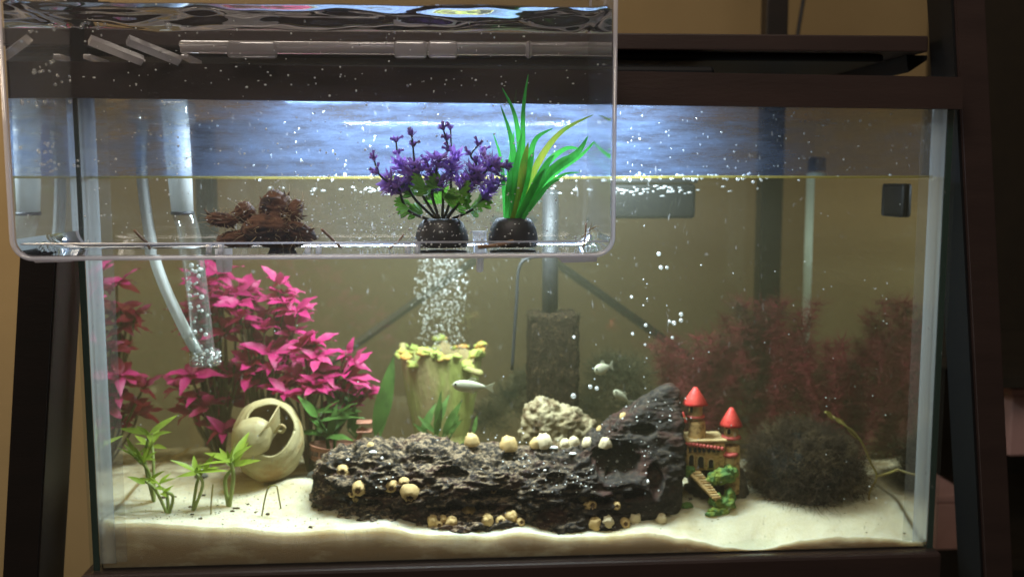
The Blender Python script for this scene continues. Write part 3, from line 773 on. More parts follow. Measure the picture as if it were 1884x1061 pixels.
for (pts, W_, mt, dy) in (
    ([(945, 412), (957, 300), (948, 215), (924, 162)], 14, GRN, .004), ([(955, 412), (961, 290), (963, 200), (972, 137)], 13, GRN, .0),
    ([(935, 412), (945, 330), (941, 258), (921, 194)], 17, GRN, -.006), ([(925, 412), (927, 350), (921, 290), (907, 245)], 10, GRN, .002),
    ([(950, 412), (968, 330), (983, 260), (1018, 236)], 17, GRN, -.006), ([(955, 412), (985, 310), (1030, 245), (1092, 211)], 17, YGR, .004),
    ([(965, 412), (1010, 330), (1070, 285), (1099, 254)], 12, GRN, .008), ([(960, 412), (1003, 325), (1060, 283), (1082, 250)], 22, GRN, -.008),
    ([(958, 412), (1000, 310), (1040, 274), (1069, 275)], 15, GRN, .006), ([(965, 412), (1000, 350), (1035, 322), (1068, 317)], 9, GRN, .002),
    ([(940, 412), (957, 340), (966, 290), (972, 262)], 20, YGR, -.010), ([(935, 412), (940, 350), (948, 300), (955, 270)], 18, GRN, -.004),
    ([(950, 412), (985, 340), (1008, 300), (1020, 285)], 20, GRN, -.012), ([(945, 412), (962, 350), (975, 300), (982, 280)], 22, GRN, -.008),
    ([(930, 412), (937, 330), (942, 280), (946, 240)], 14, GRN, .006), ([(938, 412), (944, 350), (952, 290), (960, 245)], 15, GRN, -.009), ([(928, 412), (934, 360), (938, 320), (936, 290)], 14, GRN, -.008), ([(958, 412), (990, 345), (1025, 300), (1050, 285)], 14, GRN, -.004), ([(962, 412), (985, 370), (1010, 340), (1030, 330)], 13, GRN, -.012), ([(948, 412), (955, 330), (962, 260), (958, 225)], 12, YGR, .008), ([(955, 412), (975, 360), (990, 330), (1003, 310)], 18, GRN, -.010)):
    pp = [P(a, b, yq+dy*(.4+.6*i)) for i, (a, b) in enumerate(pts)]; pp[0] = Vector((pp[0].x*.8+gtop.x*.2, yq+dy*.5, gtop.z-.002))
    blade(pp, W_*.74*K(yq), mt, Vector((rnd.uniform(-.25, .25), 1, rnd.uniform(-.1, .1))))

# ================================================================== INSIDE THE TANK
# ---- barnacled log ornament
yl = .054; kl = K(yl)
logt = thing('log_ornament', P(900, 960, yl), 'dark barnacled driftwood log with a raised pointed end', 'log ornament')
g = G()
def bl(a, b, rx, rz, ry, dy=0, tilt=0):
    g.add(xf(ico((0, 0, 0), (rx*kl, ry*kl, rz*kl), 3), Matrix.Translation(P(a, b, yl+dy)) @ Matrix.Rotation(math.radians(-tilt), 4, 'Y')))
bl(640, 880, 66, 56, 60, 0, -14); bl(700, 878, 95, 74, 86, .004, -4); bl(780, 886, 110, 84, 98, .004); bl(880, 892, 130, 78, 100, .004); bl(990, 895, 130, 76, 98, .002)
bl(1090, 892, 120, 78, 92); bl(1150, 890, 95, 78, 86, .002); bl(605, 912, 32, 24, 40, 0, 0); bl(1200, 915, 46, 48, 62, .004); bl(620, 868, 40, 36, 46); bl(700, 935, 100, 26, 84, -.002); bl(860, 945, 160, 32, 100, -.003); bl(1060, 942, 150, 32, 98, -.003)
bm = bmesh.new()
for a, b, hy, dy in ((1085, 806, 40, .008), (1125, 781, 34, .010), (1180, 740, 24, .012), (1214, 714, 13, .014), (1238, 706, 9, .015), (1248, 716, 13, .014), (1250, 760, 30, .012), (1250, 810, 40, .008), (1248, 860, 50, .006), (1238, 935, 46, .004), (1180, 925, 80, .0), (1090, 900, 80, .0), (1070, 850, 60, .006)):
    for s_ in (-1, 1): bm.verts.new(P(a, b, yl+dy)+Vector((0, s_*hy*kl, 0)))
bmesh.ops.convex_hull(bm, input=bm.verts); loose = [v_ for v_ in bm.verts if not v_.link_faces]; bmesh.ops.delete(bm, geom=loose, context='VERTS')
bm.verts.index_update(); g.add(([v_.co.copy() for v_ in bm.verts], [tuple(v_.index for v_ in f_.verts) for f_ in bm.faces])); bm.free()
vv, ff, nn = remesh(g.vf(), .0011)
import numpy as np
def relax(vv, ff, it):
    A = np.array([tuple(p) for p in vv]); E = np.array([(f_[k], f_[(k+1) % len(f_)]) for f_ in ff for k in range(len(f_))])
    for _ in range(it):
        S_ = np.zeros_like(A); c_ = np.zeros(len(A)); np.add.at(S_, E[:, 0], A[E[:, 1]]); np.add.at(c_, E[:, 0], 1); A = .4*A+.6*S_/c_[:, None]
    me = bpy.data.meshes.new('tmp'); me.from_pydata([tuple(p) for p in A], [], ff); me.update(); r = [v_.normal.copy() for v_ in me.vertices]; bpy.data.meshes.remove(me)
    return [Vector(p) for p in A], r
vv, nn = relax(vv, ff, 26)
holes = [(1136, 852, 44, 30, .026), (1194, 804, 22, 11, .014), (1168, 905, 20, 12, .010), (1205, 885, 14, 26, .010), (1090, 915, 40, 10, .012), (830, 870, 30, 9, .007), (960, 850, 34, 9, .008), (905, 905, 45, 9, .008),
         (700, 905, 40, 8, .007), (780, 850, 18, 10, .006), (1020, 880, 16, 12, .008), (860, 930, 60, 8, .008), (660, 925, 40, 8, .006)]
hp = [(P(a, b, .03), r1*kl, r2*kl, d) for a, b, r1, r2, d in holes]
out = []
xr0 = P(1110, 850, yl).x; xr1 = P(1190, 850, yl).x
for p, nv in zip(vv, nn):
    sm = max(0, min(1, (p.x-xr0)/(xr1-xr0)))       # smoother stone-like right end
    q = Vector((p.x*.55, p.y, p.z*1.15))
    h = noise.fractal(q*75, .7, 2.2, 3)*.0042*(1-.45*sm)
    h -= abs(noise.noise(Vector((p.x*.28, p.y, p.z*1.2))*190+Vector((3, 9, 1))))*.0056*(1-.92*sm)-.0012
    h += noise.fractal(q*420, .8, 2.1, 3)*.0019*(1-.62*sm)
    h -= .0030*max(0, noise.noise(q*130+Vector((7, 1, 4)))-.15)*2.4*(1-.5*sm)
    o = p+nv*h
    if nv.y < .3:
        for c, r1, r2, d in hp:
            e = ((p.x-c.x)/r1)**2+((p.z-c.z)/r2)**2+.5*noise.noise(p*160)
            if e < 1.4 and p.y < yl+.01: t = max(0, min(1, (1.4-e)/.8)); o.y += d*t*t*(3-2*t)
    out.append(o)
def log_mat():
    m, nt, o = newmat('log_bark'); L = nt.links.new
    p = N(nt, 'ShaderNodeBsdfPrincipled'); p.inputs['Roughness'].default_value = .78; p.inputs['Specular IOR Level'].default_value = .16
    v_ = coords(nt, (.6, 1, 1))
    f1, _ = noise_fac(nt, v_, 130, 6, .65, .35, .7); c = mixc(nt, f1, (.009, .008, .0075), (.042, .035, .031))
    f2, _ = noise_fac(nt, v_, 60, 5, .6, .5, .62); c = mixc(nt, f2, c, (.045, .020, .016))
    # pale grit settled on the ledges of the left and middle part
    sx = N(nt, 'ShaderNodeSeparateXYZ'); L(N(nt, 'ShaderNodeNewGeometry').outputs['Normal'], sx.inputs[0])
    up = N(nt, 'ShaderNodeMapRange'); up.inputs['From Min'].default_value = -.1; up.inputs['From Max'].default_value = .65; L(sx.outputs['Z'], up.inputs['Value'])
    f3, _ = noise_fac(nt, v_, 380, 5, .72, .46, .62)
    mu = N(nt, 'ShaderNodeMath', operation='MULTIPLY'); L(up.outputs[0], mu.inputs[0]); L(f3, mu.inputs[1])
    ox = N(nt, 'ShaderNodeSeparateXYZ'); L(N(nt, 'ShaderNodeTexCoord').outputs['Object'], ox.inputs[0])
    xm = N(nt, 'ShaderNodeMapRange'); xm.inputs['From Min'].default_value = .06; xm.inputs['From Max'].default_value = -.03
    xm.inputs['To Min'].default_value = .10; xm.inputs['To Max'].default_value = .75; L(ox.outputs['X'], xm.inputs['Value'])
    m2 = N(nt, 'ShaderNodeMath', operation='MULTIPLY'); L(mu.outputs[0], m2.inputs[0]); L(xm.outputs[0], m2.inputs[1])
    c = mixc(nt, m2.outputs[0], c, (.42, .30, .18))
    f4, _ = noise_fac(nt, v_, 700, 2, .5, .70, .76); c = mixc(nt, f4, c, (.35, .33, .3))
    L(c, p.inputs['Base Color'])
    _, h = noise_fac(nt, v_, 900, 4, .7); b = N(nt, 'ShaderNodeBump'); b.inputs['Strength'].default_value = .8; b.inputs['Distance'].default_value = .001
    L(h, b.inputs['Height']); L(b.outputs[0], p.inputs['Normal']); L(p.outputs[0], o.inputs['Surface']); return m
mk('bark', (out, ff), log_mat(), logt)
from mathutils.bvhtree import BVHTree
bvh = BVHTree.FromPolygons(out, ff)
BARN = pm('barnacle_shell', (.66, .44, .15), (.76, .56, .26), 260, .6, .5, 600, c3=(.36, .2, .08), s3=110)
BARNW = pm('barnacle_shell_white', (.76, .67, .46), (.66, .50, .27), 200, .6, .5, 600)
HOLE = pm('barnacle_mouth', (.16, .095, .04), rough=.8)
def barn_mesh(seed, mat):
    rr = random.Random(seed); ph = rr.uniform(0, 6)
    prof_ = [(1.1, -.35), (1.1, .0), (.98, .32), (.80, .66), (.62, .84), (.42, .86), (.32, .72), (.24, .62), (0.02, .58)]
    def fn(r, z, t):
        k = 1+.10*abs(math.sin(3*t+ph))-.05+.05*math.sin(2*t+2*ph); top_ = .16*math.sin(6*t+ph)*(1 if z > .8 else 0)+.05*math.sin(11*t)*(z > .5); k *= 1+.10*noise.noise(Vector((math.cos(t)*3+seed, math.sin(t)*3, z*4)))
        return r*k, z+top_
    me = mesh('barnacle', lathe(prof_, 18, fn=fn, close=False), mat); me.materials.append(HOLE)
    for p in me.polygons:
        if p.index >= 5*18: p.material_index = 1
    return me
def tooth_mesh(seed, mat):
    rr = random.Random(seed); ph = rr.uniform(0, 6); o_ = Vector((seed*3.1, 0, 0))
    def fn(r, z, t):
        k = 1+.16*abs(math.sin(2.5*t+ph))-.08; d = noise.noise(Vector((math.cos(t)*2, math.sin(t)*2, z*3))+o_)
        return r*k*(1+.22*d), z+(.25*d if z > .4 else 0)
    me = mesh('barnacle', lathe([(1.15, -.35), (1.12, 0), (1.02, .35), (.86, .68), (.66, .95), (.42, 1.10), (.2, 1.04), (.02, .98)], 16, fn=fn, close=False), mat); return me
tms = [tooth_mesh(i, BARNW) for i in range(4)]; tmy = [tooth_mesh(20+i, BARN) for i in range(4)]
bms = [barn_mesh(i, BARN) for i in range(4)]; bmw = [barn_mesh(9+i, BARNW) for i in range(3)]
def barnacle(a, b, r, d, white=False, i=0):
    o = (P(a, b, yl)-CAM).normalized(); hit = bvh.ray_cast(CAM, o)
    p = hit[0] if hit[0] is not None else P(a, b, yl)
    d = Vector(d).normalized(); m = Matrix.Translation(p-d*.42*r*K(p.y)*(1 if d.z > .4 else .2)) @ Vector((0, 0, 1)).rotation_difference(d).to_matrix().to_4x4() @ Matrix.Rotation(i*1.3, 4, 'Z') @ Matrix.Scale((.74 if white else .9)*r*K(p.y), 4)
    inst('barnacle', (tms[i % 4] if white else (tmy[i % 4] if d.z > .4 else bms[i % 4])), m, logt)
FR = (0, -1, .15); DN = (0, -.9, -.55); UP = (0, -.25, 1)
for i, (a, b, r, d, wh) in enumerate(((631, 868, 14, FR, 0), (660, 899, 14, (-.1, -1, -.1), 0), (648, 908, 7, FR, 0), (654, 918, 6, DN, 0), (720, 894, 13, (0, -1, -.25), 0), (743, 887, 10, (0, -1, -.3), 0), (754, 906, 18, DN, 0),
      (863, 940, 14, DN, 0), (796, 955, 12, (-.3, -.5, .9), 0), (815, 953, 9, (.1, -.6, .8), 0), (832, 957, 12, (.3, -.6, .8), 0), (808, 965, 10, FR, 0), (896, 954, 13, (0, -.7, .7), 0), (921, 958, 10, FR, 0), (942, 948, 13, (.1, -.8, .6), 0), (958, 960, 9, (.3, -1, .3), 0),
      (908, 902, 6, FR, 0), (868, 806, 14, UP, 0), (936, 812, 17, UP, 0), (1000, 806, 20, UP, 1), (986, 812, 12, UP, 0), (1040, 812, 12, UP, 1), (1056, 808, 13, UP, 1), (1082, 810, 14, UP, 1), (1114, 811, 15, UP, 1),
      (1075, 915, 14, (-.2, -1, .3), 1), (1087, 930, 13, (.3, -.9, .4), 0), (1118, 955, 15, (0, -.6, .9), 1), (1096, 958, 14, (0, -.5, .8), 0), (1168, 948, 17, (.1, -.5, .9), 1), (1216, 950, 15, (.1, -.6, .8), 1), (1150, 962, 11, FR, 0),
      (1147, 763, 7, UP, 0), (1104, 787, 7, UP, 0), (1135, 930, 8, FR, 0), (682, 818, 8, UP, 0))):
    barnacle(a, b, r, d, wh, i)
# white chips and shell bits stuck on the bark
WHITE = pm('white_shell_chip', (.8, .8, .78), rough=.4)
def onlog(a, b):
    hit = bvh.ray_cast(CAM, (P(a, b, yl)-CAM).normalized()); return hit[0] if hit[0] is not None else P(a, b, yl)
for (a, b, w_, h_) in ((686, 832, 15, 9), (1018, 823, 18, 6), (1054, 834, 15, 5), (1002, 864, 7, 5), (703, 842, 5, 5), (1192, 886, 6, 9), (702, 885, 6, 4), (1135, 848, 7, 6), (640, 845, 6, 4)):
    p = onlog(a, b); mk('shell_chip', displace(ico(p, (w_*.5*kl, .0018, h_*.5*kl), 2), .0006, 400, a), WHITE, logt)
ds = []
for _ in range(150):
    a, b = rnd.choice(((1060, 870), (1000, 850), (1180, 830), (1200, 760), (700, 880), (940, 830), (1100, 880)))
    p = onlog(a+rnd.gauss(0, 35), b+rnd.gauss(0, 25)); ds.append((p, rnd.uniform(.0003, .0008)))
kind(mk('white_spots', dots(ds), WHITE, logt), 'stuff')

# ---- castle ornament
yc = .058; kc = K(yc)
ST = pm('castle_stone', (.50, .30, .10), (.62, .42, .18), 500, .75, .7, 700, c3=(.26, .15, .06), s3=280, lo3=.5, hi3=.6)
STP = pm('castle_stone_pale', (.64, .50, .26), (.52, .36, .15), 300, .75, .6, 600)
RED = pm('castle_red', (.60, .035, .03), (.72, .08, .06), 200, .5, .2, 500)
PINKR = pm('castle_pink_trim', (.55, .11, .09), (.46, .07, .06), 300, .6, .4, 500)
DKH = pm('castle_opening', (.012, .01, .008), rough=.9)
MOSSG = pm('castle_greenery', (.045, .12, .03), (.12, .23, .05), 350, .8, 1, 500, c3=(.22, .28, .04), s3=160, bdist=.002)
MORT = pm('castle_rock', (.05, .042, .035), (.11, .09, .065), 200, .85, .8, 400)
cas = thing('castle_ornament', sit(1310, yc), 'small stone castle with two red cone roofs beside the log', 'castle ornament')
def C(a, b, dy=0): return P(a, b, yc+dy)
def tower(a, top, bot, r0, r1, dy, mat, nm='tower'):
    c = C(a, bot, dy); h = (bot-top)*kc
    def fn(r, z, t):
        row = int(z/(6*kc)); return r*(1+.018*math.sin(9*t+row*2.2)), z
    return mk(nm, lathe([(r1*kc, 0)]+[((r1+(r0-r1)*k/8)*kc, h*k/8) for k in range(1, 9)], 28, c, fn), mat, cas)
def roof(a, top, bot, r, dy):
    c = C(a, bot, dy); h = (bot-top)*kc; pr_ = [(r*.9*kc, 0)]; n = 7
    for k in range(n):
        t = k/n; pr_ += [(r*((1-t*.95)**.85+.03)*kc, h*(t+.01)), (r*((1-t*.95)**.85-.09)*kc, h*(t+.95/n))]
    pr_.append((.3*kc, h)); return mk('roof', lathe(pr_, 28, c), RED, cas)
def ring(a, b, r, dy, mat, h=5, nm='trim_ring'):
    c = C(a, b, dy); pr_ = [(r*.8, -h*.6), (r, -h*.35), (r*1.03, 0), (r, h*.35), (r*.8, h*.6)]
    mk(nm, lathe([(q*kc, z*kc) for q, z in pr_], 24, c, lambda r_, z_, t: (r_*(1+.03*math.sin(10*t)), z_)), mat, cas)
def opening(a, b, wd, ht, y_, nm='opening'):
    c = P(a, b, y_); n = 8; o = []
    for k in range(n+1):
        t = PI*k/n; o.append((c.x+wd*.5*kc*math.cos(t), c.z+ht*.2*kc+ht*.3*kc*math.sin(t)))
    o += [(c.x-wd*.5*kc, c.z-ht*.5*kc), (c.x+wd*.5*kc, c.z-ht*.5*kc)]; m = len(o)
    v_ = [Vector((x, y_, z)) for x, z in o]+[Vector((x, y_+.003, z)) for x, z in o]
    ob = mk(nm, (v_, [tuple(range(m))[::-1], tuple(range(m, 2*m))]+[(k, (k+1) % m, m+(k+1) % m, m+k) for k in range(m)]), DKH, cas, smooth=False)
    # stone surround
    arch = [Vector((x, y_-.0002, z)) for x, z in o[:n+1]]; arch = [Vector((arch[0].x, y_-.0002, c.z-ht*.5*kc))]+arch+[Vector((arch[-1].x, y_-.0002, c.z-ht*.5*kc))]
    mk('surround', tube(arch, 1.1*kc, 6), STP, ob)
# high tower
tower(1282, 770, 815, 15, 18, .006, ST); tower(1279, 738, 770, 13, 14, .006, STP, 'tower_top'); roof(1279, 710, 743, 24, .006); ring(1280, 765, 17, .006, PINKR)
opening(1272, 752, 8, 14, yc+.006-13.6*kc)
tower(1256, 765, 790, 6, 4, -.001, ST, 'turret'); roof(1256, 756, 776, 8.5, -.001)
# low tower
tower(1345, 812, 905, 15, 16, .004, ST); tower(1345, 782, 804, 13, 13.5, .004, STP, 'tower_top'); roof(1345, 747, 782, 22, .004); ring(1345, 803, 18.5, .004, PINKR, 6)
opening(1341, 793, 9, 12, yc+.004-13.7*kc)
ring(1341, 834, 17, .001, PINKR, 7); tower(1341, 838, 870, 9, 9, -.001, STP, 'porch_column')
# hall between them
p0 = C(1262, 812); p1 = C(1332, 862)
mk('hall', bbox((p0.x, yc-.003, p1.z), (p1.x, yc+.022, p0.z), .001), ST, cas, smooth=False)
mk('hall_roof', bbox((p0.x-.001, yc-.0045, p0.z+.0002), (p1.x+.001, yc+.022, p0.z+.0022), .0008), STP, cas, smooth=False)
for k in range(11):
    a = 1263+6.6*k; b = 813+.9*k
    mk('trim_bead', ico(P(a, b+3, yc-.0048), (3.8*kc, 2.4*kc, 4.2*kc), 2), PINKR, cas)
for k in range(7): mk('corbel', bbox(P(1268+8.6*k, 832, yc-.0052), P(1272+8.6*k, 822, yc-.003), .0004), DKH, cas, smooth=False)
for a, b, w_, h_ in ((1272, 845, 11, 22), (1289, 849, 14, 24), (1308, 852, 11, 18)): opening(a, b, w_, h_, yc-.0042)
# stairs
for k in range(11):
    a = 1281+3.5*k; b = 868+4.5*k; p = P(a, b, yc-.006-.0011*k)
    mk('stair', bbox((p.x-7*kc, p.y-.0025, p.z-2.4*kc), (p.x+9*kc, p.y+.004, p.z+1.2*kc), .0003), STP if k % 2 else ST, cas, smooth=False)
mk('stair_wall', tube([P(1272, 872, yc-.010), P(1318, 920, yc-.018)], 4*kc, 4), ST, cas, smooth=False)
# rock foot and greenery
def lump(a, b, rx, rz, dy, mat, nm, seed, amp=.12):
    mk(nm, displace(ico(C(a, b, dy), (rx*kc, min(rx, rz)*kc, rz*kc), 4), amp*min(rx, rz)*kc*2.2, 260, seed), mat, cas)
lump(1310, 905, 54, 52, .020, MORT, 'rock_foot', 1); lump(1268, 935, 26, 22, .004, MORT, 'rock_foot', 2); lump(1350, 900, 26, 50, .012, MORT, 'rock_foot', 8)
for i, (a, b, rx, rz, dy) in enumerate(((1268, 867, 13, 11, -.004), (1328, 876, 25, 15, -.008), (1345, 868, 16, 12, -.006), (1312, 882, 12, 10, -.010), (1316, 920, 12, 15, -.014), (1335, 926, 19, 13, -.014), (1322, 940, 22, 8, -.017), (1343, 912, 10, 16, -.012), (1262, 930, 14, 7, -.012), (1310, 945, 15, 5, -.019))):
    lump(a, b, rx, rz, dy, MOSSG, 'greenery', 20+i, .22)

# ---- fuzzy plants and moss
def fuzz(name, c, rad, n, L_, wd, mat, par, curl=.5, up=.2, core=None, shell=.55, rad_w=1.):
    strs = []
    for _ in range(n):
        d = Vector((rnd.gauss(0, 1), rnd.gauss(0, 1), rnd.gauss(0, 1))).normalized()
        if d.z < -.55: d.z = -d.z
        r0 = rnd.uniform(shell, .92)*(1+.16*noise.noise(d*2.3+c*50)+.10*noise.noise(d*7+c*20)); p = c+Vector((d.x*rad[0], d.y*rad[1], d.z*rad[2]))*r0
        l = L_*rnd.uniform(.5, 1.2); pts = [p]; v_ = (d*rad_w+rv(curl)).normalized()
        for k in range(4):
            p = p+v_*l/4; v_ = (v_+rv(curl)+Vector((0, 0, up*.3))).normalized(); pts.append(p)
        strs.append(pts)
    return kind(mk(name, ribbons(strs, wd), mat, par), 'stuff')
MOSSD = pm('dark_moss', (.036, .025, .017), (.085, .060, .038), 90, .85, spec=.1, c3=(.16, .115, .065), s3=45, trans=.2)
MOSSC = pm('moss_core', (.012, .012, .010), rough=.95)
ym = .082; cm_ = P(1476, 868, ym); km = K(ym)
mb = thing('moss_ball', sit(1476, ym), 'large dark fluffy moss ball on the sand at right', 'moss ball')
mk('core', displace(ico(cm_, (100*km, 90*km, 76*km), 4), .006, 60, 4), MOSSC, mb)
fuzz('fronds', cm_, (124*km, 112*km, 94*km), 16000, .020, .0002, MOSSD, mb, 1.2, .1, rad_w=.4)
lowz = sit(1476, ym).z
yms = .17; cms = P(1140, 720, yms); MOSSB = pm('brown_moss', (.05, .045, .022), (.11, .10, .045), 90, .85, c3=(.02, .03, .014), s3=50, trans=.25)
mt = thing('moss_clump', sit(1130, yms), 'dark wispy moss growing right of the sponge filter', 'moss')
for a, b, r1, r2 in ((1090, 760, 60, 60), (1150, 700, 60, 50), (1170, 760, 60, 60), (1120, 690, 45, 40)):
    fuzz('fronds', P(a, b, yms), (r1*K(yms), r1*K(yms)*.7, r2*K(yms)), 900, .016, .00022, MOSSB, mt, .7, .2, shell=.1)
mt = thing('moss_clump', sit(930, yms), 'brownish wispy moss left of the sponge filter', 'moss')
for a, b, r1, r2 in ((935, 750, 45, 50), (900, 775, 40, 40), (960, 720, 30, 40)):
    fuzz('fronds', P(a, b, yms), (r1*K(yms), r1*K(yms)*.7, r2*K(yms)), 650, .014, .00022, MOSSB, mt, .7, .2, shell=.1)
REDP = pm('dark_red_plant', (.27, .035, .045), (.17, .032, .032), 60, .75, trans=.35, c3=(.11, .06, .035), s3=30)
for i, (a, b, r1, r2, y, n, lab) in enumerate(((1290, 730, 90, 110, .185, 12000, 'dark red feathery plant behind the castle towers'), (1420, 690, 100, 135, .185, 14000, 'tall dark red feathery plant behind the moss ball'),
        (1530, 735, 80, 110, .165, 9000, 'thin dark red feathery plant nearest the right glass'))):
    rp = thing('feathery_plant', sit(a, y), lab, 'plant', 'red feathery plants at the back right'); base = sit(a, y); strs = []; ky = K(y); stem_pts = []
    for _ in range(34):
        ang = rnd.uniform(0, 2*PI); q = math.sqrt(rnd.random()); tp = P(a+math.cos(ang)*q*r1, b-r2*rnd.uniform(.2, 1), y+rnd.uniform(-.03, .03))
        st_ = spline([base+rv(.006), base.lerp(tp, .5)+rv(.014), tp], 8); stem_pts.append(st_)
    for _ in range(n):
        st_ = rnd.choice(stem_pts); k = rnd.randrange(2, len(st_)); p = st_[k]; v_ = Vector((rnd.gauss(0, 1), rnd.gauss(0, .7), rnd.gauss(.25, .6))).normalized(); l = rnd.uniform(.008, .019); pts = [p]
        for _k in range(4): p = p+v_*l/4; v_ = (v_+rv(.38)+Vector((0, 0, .08))).normalized(); pts.append(p)
        strs.append(pts)
    kind(mk('fronds', ribbons(strs, .00024), REDP, rp), 'stuff')
    for st_ in stem_pts[:8]: mk('stem', tube(st_, [.0007*(1-.6*k/len(st_)) for k in range(len(st_))], 5), REDP, rp)

# ---- yellow green stem arching over the moss ball
TW = pm('yellow_stem', (.32, .30, .07), (.22, .15, .05), 100, .6, trans=.2)
yt = .055; t_ = thing('water_plant_stem', sit(1600, yt), 'thin yellowish plant stem arching over the moss ball', 'plant stem')
mk('stem', tube(spline([P(1518, 757, yt+.01), P(1545, 775, yt), P(1582, 808, yt), P(1602, 850, yt), P(1613, 876, yt), P(1600, 905, yt), sit(1600, yt)-Vector((0, 0, .002))], 5), .0009, 6), TW, t_)
mk('side_shoot', tube(spline([P(1613, 876, yt), P(1640, 868, yt), P(1661, 859, yt)], 4), [.0011]*8+[.0016], 6), TW, t_)
for a, b, a2, b2 in ((1520, 755, 1532, 770), (1535, 768, 1555, 780), (1556, 783, 1582, 808)):
    p = P(a, b, yt); q = P(a2, b2, yt); inst('leaf', mesh('leaf', leafmesh((q-p).length*1.2, .004, 5, .2, .05), TW), orient(p, q-p, (0, -1, .3)), t_)

# ---- sponge filter
MOSSC2 = pm('filter_algae', (.022, .016, .008), (.05, .036, .018), 90, .9, spec=.08)
yf = .135; kf = K(yf); SPO = pm('filter_sponge', (.010, .006, .003), (.026, .016, .008), 300, .95, 1, 500, c3=(.06, .036, .016), spec=.08, s3=260, lo3=.58, hi3=.68, bdist=.002)
fil = thing('sponge_filter', sit(1015, yf), 'dark square sponge filter on a black riser tube', 'sponge filter')
p = P(972, 575, yf); q = P(1060, 800, yf)
e = bbox((p.x, yf-.018, q.z), (q.x, yf+.018, p.z), .004, 3)
bm = bmesh.new(); 
for v_ in e[0]: bm.verts.new(v_)
bm.verts.ensure_lookup_table()
for f_ in e[1]: bm.faces.new([bm.verts[i] for i in f_])
bmesh.ops.subdivide_edges(bm, edges=bm.edges, cuts=24, use_grid_fill=True); bm.verts.index_update()
sv = [v_.co.copy() for v_ in bm.verts]; sf = [tuple(v_.index for v_ in f_.verts) for f_ in bm.faces]; bm.free()
cc = (p+q)/2; cc.y = yf
sv = [v_+(v_-cc).normalized()*(.0022*noise.noise(v_*260)+.0016*noise.noise(v_*700)) for v_ in sv]
mk('sponge', (sv, sf), SPO, fil)
rp0 = P(1012, 578, yf)
mk('riser_tube', tube([Vector((rp0.x, yf, rp0.z-.02)), Vector((rp0.x, yf, ZW-.01))], 15*kf, 16), BLACKM, fil)
mk('air_hose', tube(spline([P(1000, 470, yf-.02), P(958, 485, yf-.02), P(950, 560, yf-.02), P(942, 680, yf-.02)], 6), .0014, 8), BLACKM, fil)
fz = []
for _ in range(1500):
    v_ = rnd.choice(sv)
    if v_.y < yf+.01: d = (v_-cc).normalized()*.4+rv(.7); fz.append([v_, v_+d*.002, v_+d*.0038+rv(.0012)])
kind(mk('algae_fuzz', ribbons(fz, .00018), MOSSC2, fil), 'stuff')
# black filter casing and a dark block near the surface at the back
HB = thing('filter_casing', P(1220, 370, .125), 'black rectangular filter casing just under the waterline', 'filter')
p = P(1128, 338, .125); q = P(1280, 402, .125)
mk('casing', bbox((p.x, .125, q.z), (q.x, .15, p.z), .003), BLACK, HB); mk('casing_lid', bbox((p.x-.001, .124, p.z+.0004), (q.x+.001, .151, p.z+.004), .001), BLACKM, HB)
for k in range(0): mk('casing_slot', bbox((p.x+.006+.0095*k, .1243, q.z+.006), (p.x+.010+.0095*k, .1249, q.z+.016)), BLACKM, HB, smooth=False)
HB = thing('dark_block', P(1700, 370, .20), 'dark square block on the glass near the right corner', 'glass cleaner')  # plain dark block; what it belongs to is unknown
p = P(1662, 338, .06); q = P(1712, 400, .06)
mk('block', bbox((p.x, .06, q.z), (min(q.x, .2985), .095, p.z), .003), BLACK, HB); mk('block_strip', bbox((p.x+.004, .0585, q.z+.006), (p.x+.012, .0598, p.z-.006), .0005), BLACKM, HB)
# pale upright tube outside the back glass
HT = thing('pale_tube', P(1492, 660, .27), 'pale upright tube standing close behind the back glass', 'tube')
HTM = pm('frosted_tube', (.9, .92, .82), (.84, .88, .76), 40, .3, trans=.3)
p = P(1491, 660, .272); mk('tube', lathe([(.004, 0), (.0072, .003), (.0095, .01), (.0095, ZW+.004-p.z), (.004, ZW+.005-p.z)], 20, p), HTM, HT)
mk('cap', lathe([(.0085, 0), (.0085, .003), (.0085, .012), (.006, .014)], 16, Vector((p.x, p.y, ZW+.006))), BLACK, HT)

# ---- algae covered rock
yr = .104; ROCK = pm('algae_rock', (.20, .15, .075), (.42, .36, .22), 110, .85, .8, 400, c3=(.10, .06, .025), s3=70, bdist=.002)
g = G()
for a, b, rx, rz in ((1000, 775, 42, 48), (1040, 785, 42, 42), (1070, 792, 28, 34), (985, 800, 30, 30), (1030, 820, 60, 30)):
    g.add(ico(P(a, b, yr), (rx*K(yr), rx*K(yr)*.8, rz*K(yr)), 3))
vv, ff, nn = remesh(g.vf(), .0014)
vv = [p_+n_*(.0035*noise.fractal(p_*130, .8, 2.1, 4)-.004*max(0, noise.noise(p_*190)-.2)) for p_, n_ in zip(vv, nn)]
tag(mk('rock', (vv, ff), ROCK), 'pale brown algae covered rock behind the log', 'rock')

